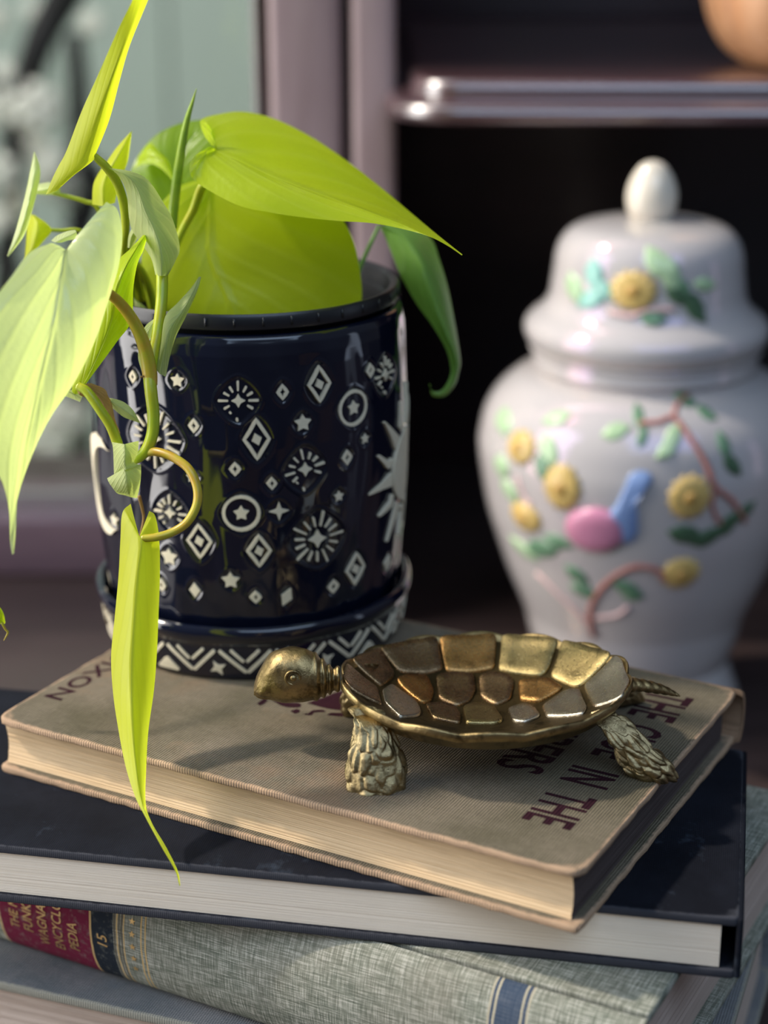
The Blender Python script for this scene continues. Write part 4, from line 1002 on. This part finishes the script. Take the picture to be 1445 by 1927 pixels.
def scute(pts, mat, lift=.0006):
    P = np.array([T_on_bowl(x, y)[:2] for x, y in pts])
    e = np.hypot(P[:, 0]/AX, P[:, 1]/AY); k_ = np.where(e > .80, np.clip(e*1.10, .965, 1.005)/e, 1.0); P = P*k_[:, None]; c = P.mean(0)
    P = c+(P-c)*1.045; Q = np.array(dens(P, .0010))
    # soften corners
    for _ in range(2): Q = (np.roll(Q, 1, 0)+2*Q+np.roll(Q, -1, 0))/4
    n_ = len(Q); vs = []
    rings = [(1.0, -.0004), (.99, .0002), (.965, .7*lift), (.93, lift), (.6, lift*1.02), (.3, lift*1.0)]
    for (q, dz) in rings:
        for p in Q:
            x, y = c+(p-c)*q; vs.append((x, y, bowl(x, y)+dz-.0003*0))
    vs.append((c[0], c[1], bowl(*c)+lift)); b = len(rings)-1
    fs = grid_faces(len(rings), n_, wrap=True) + [(b*n_+k, b*n_+(k+1) % n_, len(vs)-1) for k in range(n_)]
    return mesh('scute', vs, fs, mat, shell_o, local=True)
S0, S1_, S2, S3 = M['scutes']
for pts, mt in [
    ([(722, 1206), (760, 1198), (812, 1203), (825, 1213), (829, 1260), (800, 1267), (750, 1263), (730, 1236)], S0),
    ([(831, 1210), (843, 1197), (915, 1195), (929, 1210), (926, 1258), (880, 1265), (838, 1262)], S1_),
    ([(942, 1212), (960, 1199), (1018, 1200), (1038, 1220), (1029, 1260), (1015, 1274), (970, 1270), (937, 1262)], S2),
    ([(1046, 1225), (1060, 1211), (1090, 1210), (1130, 1233), (1133, 1248), (1092, 1290), (1082, 1295), (1034, 1274)], S2),
    ([(1097, 1293), (1135, 1255), (1165, 1250), (1184, 1284), (1172, 1310), (1116, 1331)], S3),
    ([(660, 1222), (675, 1212), (704, 1210), (740, 1268), (713, 1290), (662, 1243)], S0),
    ([(644, 1250), (656, 1252), (707, 1294), (714, 1325), (684, 1310), (654, 1284)], S0),
    ([(744, 1277), (762, 1271), (802, 1273), (813, 1300), (806, 1320), (790, 1323), (750, 1290)], S1_),
    ([(819, 1272), (850, 1266), (888, 1270), (891, 1300), (880, 1320), (857, 1329), (824, 1315)], S0),
    ([(899, 1275), (920, 1267), (955, 1272), (964, 1285), (957, 1317), (930, 1328), (902, 1312)], S0),
    ([(974, 1283), (1028, 1279), (1056, 1297), (1010, 1323), (976, 1318)], S1_),
    ([(1018, 1330), (1062, 1301), (1087, 1301), (1100, 1333), (1094, 1346), (1026, 1350)], S3),
    ([(717, 1300), (735, 1288), (780, 1320), (789, 1338), (785, 1346), (750, 1349), (722, 1322)], S3),
    ([(798, 1326), (830, 1323), (853, 1331), (863, 1345), (861, 1362), (812, 1352)], S0),
    ([(870, 1331), (890, 1324), (925, 1329), (943, 1356), (930, 1363), (874, 1362)], S2),
    ([(953, 1335), (985, 1326), (1003, 1335), (1013, 1349), (985, 1362), (962, 1359)], S3),
]: scute(pts, mt)

def loft(name, secs, mat, parent, nseg=48, sub=6, fn=None, cap=True):
    """secs: (x,y,z centre, half-width a, half-height b, direction vectors U,V) -> smooth closed loft in turtle space"""
    rows = catmull([np.concatenate([c, [a, b], U, V]) for c, a, b, U, V in secs], sub); vs = []
    N = len(rows)
    for i, r in enumerate(rows):
        c, a, b, U, V = r[:3], max(r[3], 1e-5), max(r[4], 1e-5), r[5:8], r[8:11]; U = U/np.linalg.norm(U); V = V/np.linalg.norm(V)
        for k in range(nseg):
            t_ = 2*PI*k/nseg; d = fn(i/(N-1), t_) if fn else 0.0
            vs.append(c + U*(a+d)*math.cos(t_) + V*(b+d)*math.sin(t_))
    fs = grid_faces(N, nseg, wrap=True)
    vs.append(rows[0][:3]); vs.append(rows[-1][:3]); c0, c1 = len(vs)-2, len(vs)-1
    for k in range(nseg): fs.append((c0, (k+1) % nseg, k)); fs.append((c1, (N-1)*nseg+k, (N-1)*nseg+(k+1) % nseg))
    return mesh(name, vs, fs, mat, parent, local=True)
def TP(px, py, Y): return toT(at(px, py, Y))
YH = .4845
# head, seen from its side: sections across x
hx = [(637, 1276, 20, 23), (620, 1278, 24, 26), (608, 1276, 30, 35), (592, 1272, 39, 45), (570, 1269, 46, 53), (548, 1269, 47, 55), (528, 1270, 43, 53), (508, 1273, 37, 47), (493, 1280, 29, 36), (482, 1289, 20, 23), (475, 1298, 9, 9)]
pxm = 1/6950
X_, Y_, Z_ = np.array([1., 0, 0]), np.array([0, 1., 0]), np.array([0, 0, 1.])
def headf(v, t_):
    d = 0.0
    if v < .32: d += .00045*math.sin(v/.32*PI*7)          # neck wrinkles
    d += .0006*math.exp(-((v-.62)/.10)**2)*(math.exp(-((t_-2.35)/.35)**2) + math.exp(-((t_-.8)/.35)**2))   # brow ridges
    d += .00035*mnoise.noise((v*9, math.cos(t_)*2.2, math.sin(t_)*2.2))
    d -= .0006*math.exp(-((v-.78)/.16)**2)*(math.exp(-((t_-4.15)/.13)**2) + math.exp(-((t_-5.27)/.13)**2))  # mouth line
    return d
secs = [(TP(x, y, YH), w*pxm, h*pxm*1.06, Y_, Z_) for x, y, w, h in hx]
head = loft('head', secs, M['brass'], turtle, fn=headf, nseg=56, sub=8)
for sgn in (-1, 1):
    ec = TP(549, 1262, YH); ec[1] += sgn*.0062; ec[2] += .0008
    Pn = [ec + np.array([.0021*math.cos(a), sgn*.0002, .0021*math.sin(a)]) for a in np.linspace(0, 2*PI, 25)]
    v, f = tube_geo(Pn, .00045, 8, cap=False); eye = mesh('eye', v, f, M['brass'], head, local=True)
    bm = bmesh.new(); bmesh.ops.create_uvsphere(bm, u_segments=16, v_segments=10, radius=.0011, matrix=Matrix.Translation(ec-np.array([0, sgn*.0001, 0])))
    from_bm('eye', bm, M['brass'], head)
# legs
def leg(secs, toes, phase=0, amp=.0013):
    def fn(v, t_):
        q_ = Vector((v*6.5, math.cos(t_)*1.9, math.sin(t_)*1.9+phase)); F = mnoise.voronoi(q_)[0]
        d = (.0007*mnoise.noise(q_*1.1) + .0030*min(.35, F[1]-F[0]) - .0004)*min(1, v*4)*(1/(1+math.exp((v-.70)/.05)))      # scaly lumps
        d += .0004*math.sin(v*46)*max(0, 1-v/.35)*min(1, v*8)                                  # wrinkles by the shell
        g = 1/(1+math.exp(-(v-.66)/.05)); d += amp*g*(abs(math.sin(toes*t_+phase))**.6-.75)*min(1, (1-v)*14+.15)  # toes
        return d
    return loft('leg', secs, M['legbrass'], turtle, fn=fn, nseg=110, sub=16)
def tilt(v): return np.array(v, float)
s6 = 1/7000
# near front leg: comes down and towards us, broad paw
YL = .462
def legsec(px, py, Y, w, h, U=(1, 0, 0), V=(0, .90, .42)): return (TP(px, py, Y), w*s6, h*s6, tilt(U), tilt(V))
leg([legsec(668, 1334, .470, 18, 9), legsec(686, 1343, .467, 27, 20), legsec(697, 1360, .465, 32, 27), legsec(701, 1385, .4635, 41, 33), legsec(702, 1410, .4625, 50, 39), legsec(703, 1435, .4617, 57, 43), legsec(704, 1458, .461, 60, 45), legsec(704, 1474, .4607, 59, 43), legsec(705, 1486, .4606, 55, 38), (TP(705, 1492, .4606)*[1, 1, 0]+[0, 0, .0001], 45*s6, 30*s6, X_, tilt((0, .9, .42)))], 4.0)
def mirror_leg(o, dx=0):
    c = o.copy(); c.data = o.data.copy(); COL.objects.link(c); c.parent = turtle; c.scale = (1, -1, 1); c.location = (dx, -.001, 0); return c
mirror_leg([o for o in bpy.data.objects if o.name == 'leg'][-1])
# near rear leg: swept back and to the right, toes pointing out
Ur, Vr = (.80, -.45, -.15), (.25, .75, .62)
rl = leg([legsec(1122, 1352, .4700, 16, 8, Ur, Vr), legsec(1136, 1358, .4690, 30, 17, Ur, Vr), legsec(1152, 1368, .4680, 38, 24, Ur, Vr), legsec(1172, 1390, .4670, 43, 27, Ur, Vr), legsec(1190, 1412, .4660, 48, 28, Ur, Vr), legsec(1206, 1434, .4655, 52, 27, (.9, -.35, 0), (.2, .8, .5)), legsec(1218, 1452, .4650, 53, 24, (.93, -.3, 0), (.2, .85, .4)), legsec(1226, 1464, .4648, 49, 18, (.93, -.3, 0), (.2, .85, .4)), (TP(1232, 1472, .4645)*[1, 1, 0]+[0, 0, .0008], 38*s6, 10*s6, tilt((.95, -.2, 0)), tilt((0, .9, .3)))], 4.5, .5, .0012)
mirror_leg(rl)
# tail
leg_t = [(TP(1175, 1292, .487), 22*s6, 16*s6, Y_, Z_), (TP(1195, 1292, .488), 18*s6, 13*s6, Y_, Z_), (TP(1220, 1296, .489), 15*s6, 12*s6, Y_, Z_), (TP(1245, 1302, .490), 12*s6, 10*s6, Y_, Z_), (TP(1265, 1309, .491), 8*s6, 6*s6, Y_, Z_), (TP(1277, 1314, .491), 2*s6, 2*s6, Y_, Z_)]
loft('tail', leg_t, M['brass'], turtle, nseg=32, sub=8, fn=lambda v, t_: .00045*abs(math.sin(v*24+math.cos(t_)*1.6))*(1-v*.6)-.0002)

# ------------------------------------------------------------------ ginger jar
JY = .765
def jz(py): return at(1222, py, JY)[2]
def jr(pl, py, cxw): return cxw - at(pl, py, JY)[0]
jc = at(1231, 375, JY)[0]
jar = empty('ginger_jar', (jc, JY, 0), 0, 'white porcelain jar with raised flowers and a bird, standing in the dark cabinet', 'jar')
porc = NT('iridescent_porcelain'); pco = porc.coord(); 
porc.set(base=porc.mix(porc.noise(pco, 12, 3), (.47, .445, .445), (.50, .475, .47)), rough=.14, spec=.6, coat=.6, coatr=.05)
porc.b.inputs['Thin Film Thickness'].default_value = 320; porc.b.inputs['Thin Film IOR'].default_value = 1.35
BP = [(905, 805), (901, 835), (905, 880), (916, 945), (932, 1000), (952, 1060), (975, 1115), (993, 1160), (1003, 1195), (1007, 1225)]
prof = [(0, .0006), (.046, .0006), (.049, .001), (.0505, .004), (.0495, .010)]
bp_ = [(jr(x, y, jc), jz(y)) for x, y in BP][::-1]
bp_ = [(r_, z) for r_, z in bp_ if z > .018]
up_ = [(jr(x, y, jc), jz(y)) for x, y in [(915, 770), (938, 735), (975, 705), (1012, 690)]]
ztop = up_[-1][1]
prof += bp_ + up_ + [(.0488, ztop+.002), (.0484, ztop+.006), (.0480, ztop+.0115), (.0440, ztop+.0115), (.0435, ztop), (.060, jz(860)), (.040, .02), (0, .012)]
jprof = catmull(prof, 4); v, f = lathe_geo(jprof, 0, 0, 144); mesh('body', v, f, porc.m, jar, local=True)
op = np.array([p for p in jprof[:int(len(jprof)*.72)]]); 
LZ = jz(653)
lid = [(jr(1014, 653, jc), LZ), (jr(997, 641, jc), jz(642)), (jr(989, 624, jc), jz(625)), (jr(991, 606, jc), jz(607)), (jr(1004, 591, jc), jz(592)), (jr(1024, 575, jc), jz(576)), (jr(1036, 556, jc), jz(556)), (jr(1041, 530, jc), jz(530)), (jr(1045, 505, jc), jz(505)), (jr(1050, 475, jc), jz(475)), (jr(1062, 450, jc), jz(450)), (jr(1085, 432, jc), jz(430)), (jr(1125, 420, jc), jz(419)), (jr(1180, 416, jc), jz(414)), (0, jz(413))]
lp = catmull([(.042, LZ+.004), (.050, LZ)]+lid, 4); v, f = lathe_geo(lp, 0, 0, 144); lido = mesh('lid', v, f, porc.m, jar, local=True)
kb = catmull([(jr(1192, 425, jc), jz(424)), (jr(1190, 412, jc), jz(412)), (jr(1184, 395, jc), jz(395)), (jr(1183, 370, jc), jz(370)), (jr(1190, 345, jc), jz(345)), (jr(1203, 323, jc), jz(323)), (jr(1217, 310, jc), jz(310)), (0, jz(305))], 4)
cream_p = NT('cream_porcelain_knob'); cream_p.set(base=(.68, .62, .52), rough=.2, spec=.6)
v, f = lathe_geo(kb, 0, 0, 64); mesh('lid_knob', v, f, cream_p.m, lido, local=True)
def jar_hit(px, py, prof_):
    r = ray(px, py); zs = prof_[:, 1]; rs = prof_[:, 0]; o_ = np.argsort(zs)
    for tt in np.linspace(.60, .95, 2200):
        p = np.array([0, 0, CZ]) + r*tt
        if math.hypot(p[0]-jc, p[1]-JY) < np.interp(p[2], zs[o_], rs[o_], left=0, right=0): return math.atan2(p[1]-JY, p[0]-jc), p[2]
    return None
bodyp = np.array(bp_+up_); bodyp = np.vstack([[.0495, .010], bodyp]); lidp = np.array(lid[1:])
def pj(nm, c): return plain(nm, c, .3, .5, var=.18, scale=120)
C = dict(amb=pj('amber_enamel', (.50, .30, .08)), yel=pj('yellow_enamel', (.60, .42, .14)), grn=pj('green_enamel', (.12, .24, .14)), dgr=pj('dark_green_enamel', (.06, .12, .065)), lgr=pj('pale_green_enamel', (.38, .54, .32)), teal=pj('teal_enamel', (.25, .52, .45)),
         bra=pj('brown_pink_enamel', (.42, .17, .14)), pink=pj('pink_enamel', (.55, .22, .34)), blu=pj('blue_enamel', (.20, .30, .55)), lpk=pj('pale_pink_enamel', (.72, .48, .46)))
JMM = 4350/1000.     # picture px per mm at the jar
def relief_blob(nm, px, py, outline, mat, prof_, parent, h=.0016):
    """raised enamel pad following the jar wall; outline in picture px around its centre"""
    hit = jar_hit(px, py, prof_)
    if hit is None: return
    t0, z0 = hit; o_ = np.argsort(prof_[:, 1]); Rf = lambda z: np.interp(z, prof_[o_, 1], prof_[o_, 0]); R0 = Rf(z0)
    fo = max(.35, abs(math.sin(t0)))
    P = np.array(dens(outline, 5)); n_ = len(P); vs = []
    for (q, dz) in ((1.05, -.0006), (.95, h*.55), (.7, h*.9), (.35, h)):
        for p in P:
            z = z0 - p[1]*q/JMM/1000/cp; th = t0 + p[0]*q/JMM/1000/R0/fo; R = Rf(z)+dz; vs.append((R*math.cos(th), R*math.sin(th), z))
    R = Rf(z0)+h; vs.append((R*math.cos(t0), R*math.sin(t0), z0))
    fs = grid_faces(4, n_, wrap=True, flip=True) + [(3*n_+(k+1) % n_, 3*n_+k, len(vs)-1) for k in range(n_)]
    return mesh(nm, vs, fs, mat, parent, local=True)
def circ(r, k=10, ry=None, sc=0): return [((r*(1+sc*math.cos(i*PI)))*math.cos(2*PI*i/(k)), (ry or r)*(1+sc*math.cos(i*PI))*math.sin(2*PI*i/k)) for i in range(k)]
def flower(px, py, r, mat, prof_, parent, ry=None, fo=1): 
    relief_blob('flower', px, py, circ(r, 26, ry, .10), mat, prof_, parent, .0022)
    relief_blob('flower_heart', px, py, circ(r*.38, 12, (ry or r)*.38, .1), C['amb'], prof_, parent, .0034)
def leafr(px, py, L, a, mat, prof_, parent, w=.46):
    L = L*1.22
    pts = [(-L/2, 0), (-L*.2, -L*w/2), (L*.15, -L*w/2), (L/2, 0), (L*.15, L*w/2), (-L*.2, L*w/2)]
    relief_blob('leaf', px, py, rot(pts, a), mat, prof_, parent, .0012)
def twig(pts, r, prof_, parent, mat):
    P = []
    o_ = np.argsort(prof_[:, 1])
    for x, y in pts:
        h = jar_hit(x, y, prof_)
        if h: R = np.interp(h[1], prof_[o_, 1], prof_[o_, 0])+.0004; P.append((R*math.cos(h[0]), R*math.sin(h[0]), h[1]))
    if len(P) > 1: v, f = tube_geo(catmull(P, 4), r, 8); mesh('branch', v, f, mat, parent, local=True)
B_, L_ = bodyp, lidp; jb = [o for o in bpy.data.objects if o.name == 'body'][0]
flower(983, 843, 21, C['yel'], B_, jb, 28); flower(1058, 920, 30, C['yel'], B_, jb, 40); flower(990, 975, 24, C['yel'], B_, jb, 26); flower(1298, 940, 38, C['yel'], B_, jb, 38); flower(1280, 1082, 34, C['yel'], B_, jb, 30)
twig([(1205, 800), (1240, 798), (1268, 790), (1300, 830), (1330, 880), (1345, 920), (1375, 945), (1400, 985)], .0013, B_, jb, C['bra'])
twig([(1268, 790), (1275, 765), (1295, 748)], .001, B_, jb, C['bra'])
twig([(1115, 1200), (1110, 1150), (1140, 1100), (1190, 1070), (1235, 1075), (1250, 1095)], .0013, B_, jb, C['bra'])
twig([(1120, 1190), (1080, 1150), (1040, 1110), (1010, 1080)], .0008, B_, jb, C['lpk'])
twig([(1345, 920), (1340, 960), (1355, 990)], .001, B_, jb, C['bra'])
twig([(1120, 1165), (1160, 1160), (1180, 1145)], .001, B_, jb, C['lpk']); twig([(975, 900), (990, 940), (1000, 950)], .0008, B_, jb, C['lpk'])
for (x, y, L, a, c) in [(1203, 788, 34, 1.2, 'grn'), (1210, 825, 30, -1.2, 'grn'), (1290, 755, 30, .2, 'grn'), (1330, 782, 32, .5, 'grn'), (1362, 842, 40, 1.4, 'grn'), (1378, 880, 44, .9, 'dgr'), (1290, 1010, 60, .2, 'dgr'), (1330, 1015, 56, -.4, 'dgr'), (1370, 990, 54, -.9, 'dgr'), (1400, 968, 44, -.7, 'dgr'),
                        (1035, 850, 50, 1.1, 'lgr'), (1022, 880, 44, 1.4, 'grn'), (1020, 1035, 60, -.4, 'grn'), (1050, 1022, 44, .2, 'grn'), (985, 1035, 44, .6, 'lgr'), (1085, 1085, 44, .7, 'grn'), (1098, 1115, 44, .3, 'grn'), (1178, 1110, 46, .3, 'grn'), (1190, 1125, 36, 0, 'grn'), (1265, 830, 46, 2.2, 'lgr'), (1255, 850, 42, 2.5, 'lgr'), (1160, 815, 44, -.3, 'lgr'),
                        (950, 795, 40, 1.2, 'lgr'), (945, 880, 40, 1.5, 'lgr'), (960, 925, 40, 1.2, 'lgr'), (1050, 790, 40, -.4, 'lgr'), (1140, 1030, 40, .1, 'grn')]: leafr(x, y, L, a, C[c], B_, jb)
# bird: pink wing over a blue body with neck, crest and beak
relief_blob('bird', 1165, 985, rot([(-42, 38), (-10, 42), (22, 40), (32, 20), (30, -15), (26, -45), (36, -68), (52, -76), (48, -88), (30, -92), (14, -84), (6, -60), (-6, -30), (-30, 0), (-52, 22)], .0), C['blu'], B_, jb, .0026)
relief_blob('bird_wing', 1120, 1000, rot(circ(52, 24, 42), -.15), C['pink'], B_, jb, .0040)
flower(1195, 550, 40, C['yel'], L_, lido, 32)
for (x, y, L, a, c) in [(1122, 520, 50, 1.4, 'teal'), (1118, 565, 50, -.7, 'teal'), (1140, 548, 40, .7, 'teal'), (1085, 545, 46, 1.2, 'lgr'), (1230, 600, 46, .2, 'grn'), (1280, 560, 50, .5, 'dgr'), (1310, 582, 56, 1.0, 'dgr'), (1330, 540, 40, .2, 'lgr'), (1240, 500, 60, .9, 'lgr'), (1265, 520, 60, 1.2, 'lgr'), (1290, 545, 30, 1, 'grn')]: leafr(x, y, L, a, C[c], L_, lido)
twig([(1150, 590), (1190, 598), (1220, 588), (1270, 585)], .001, L_, lido, C['lpk'])
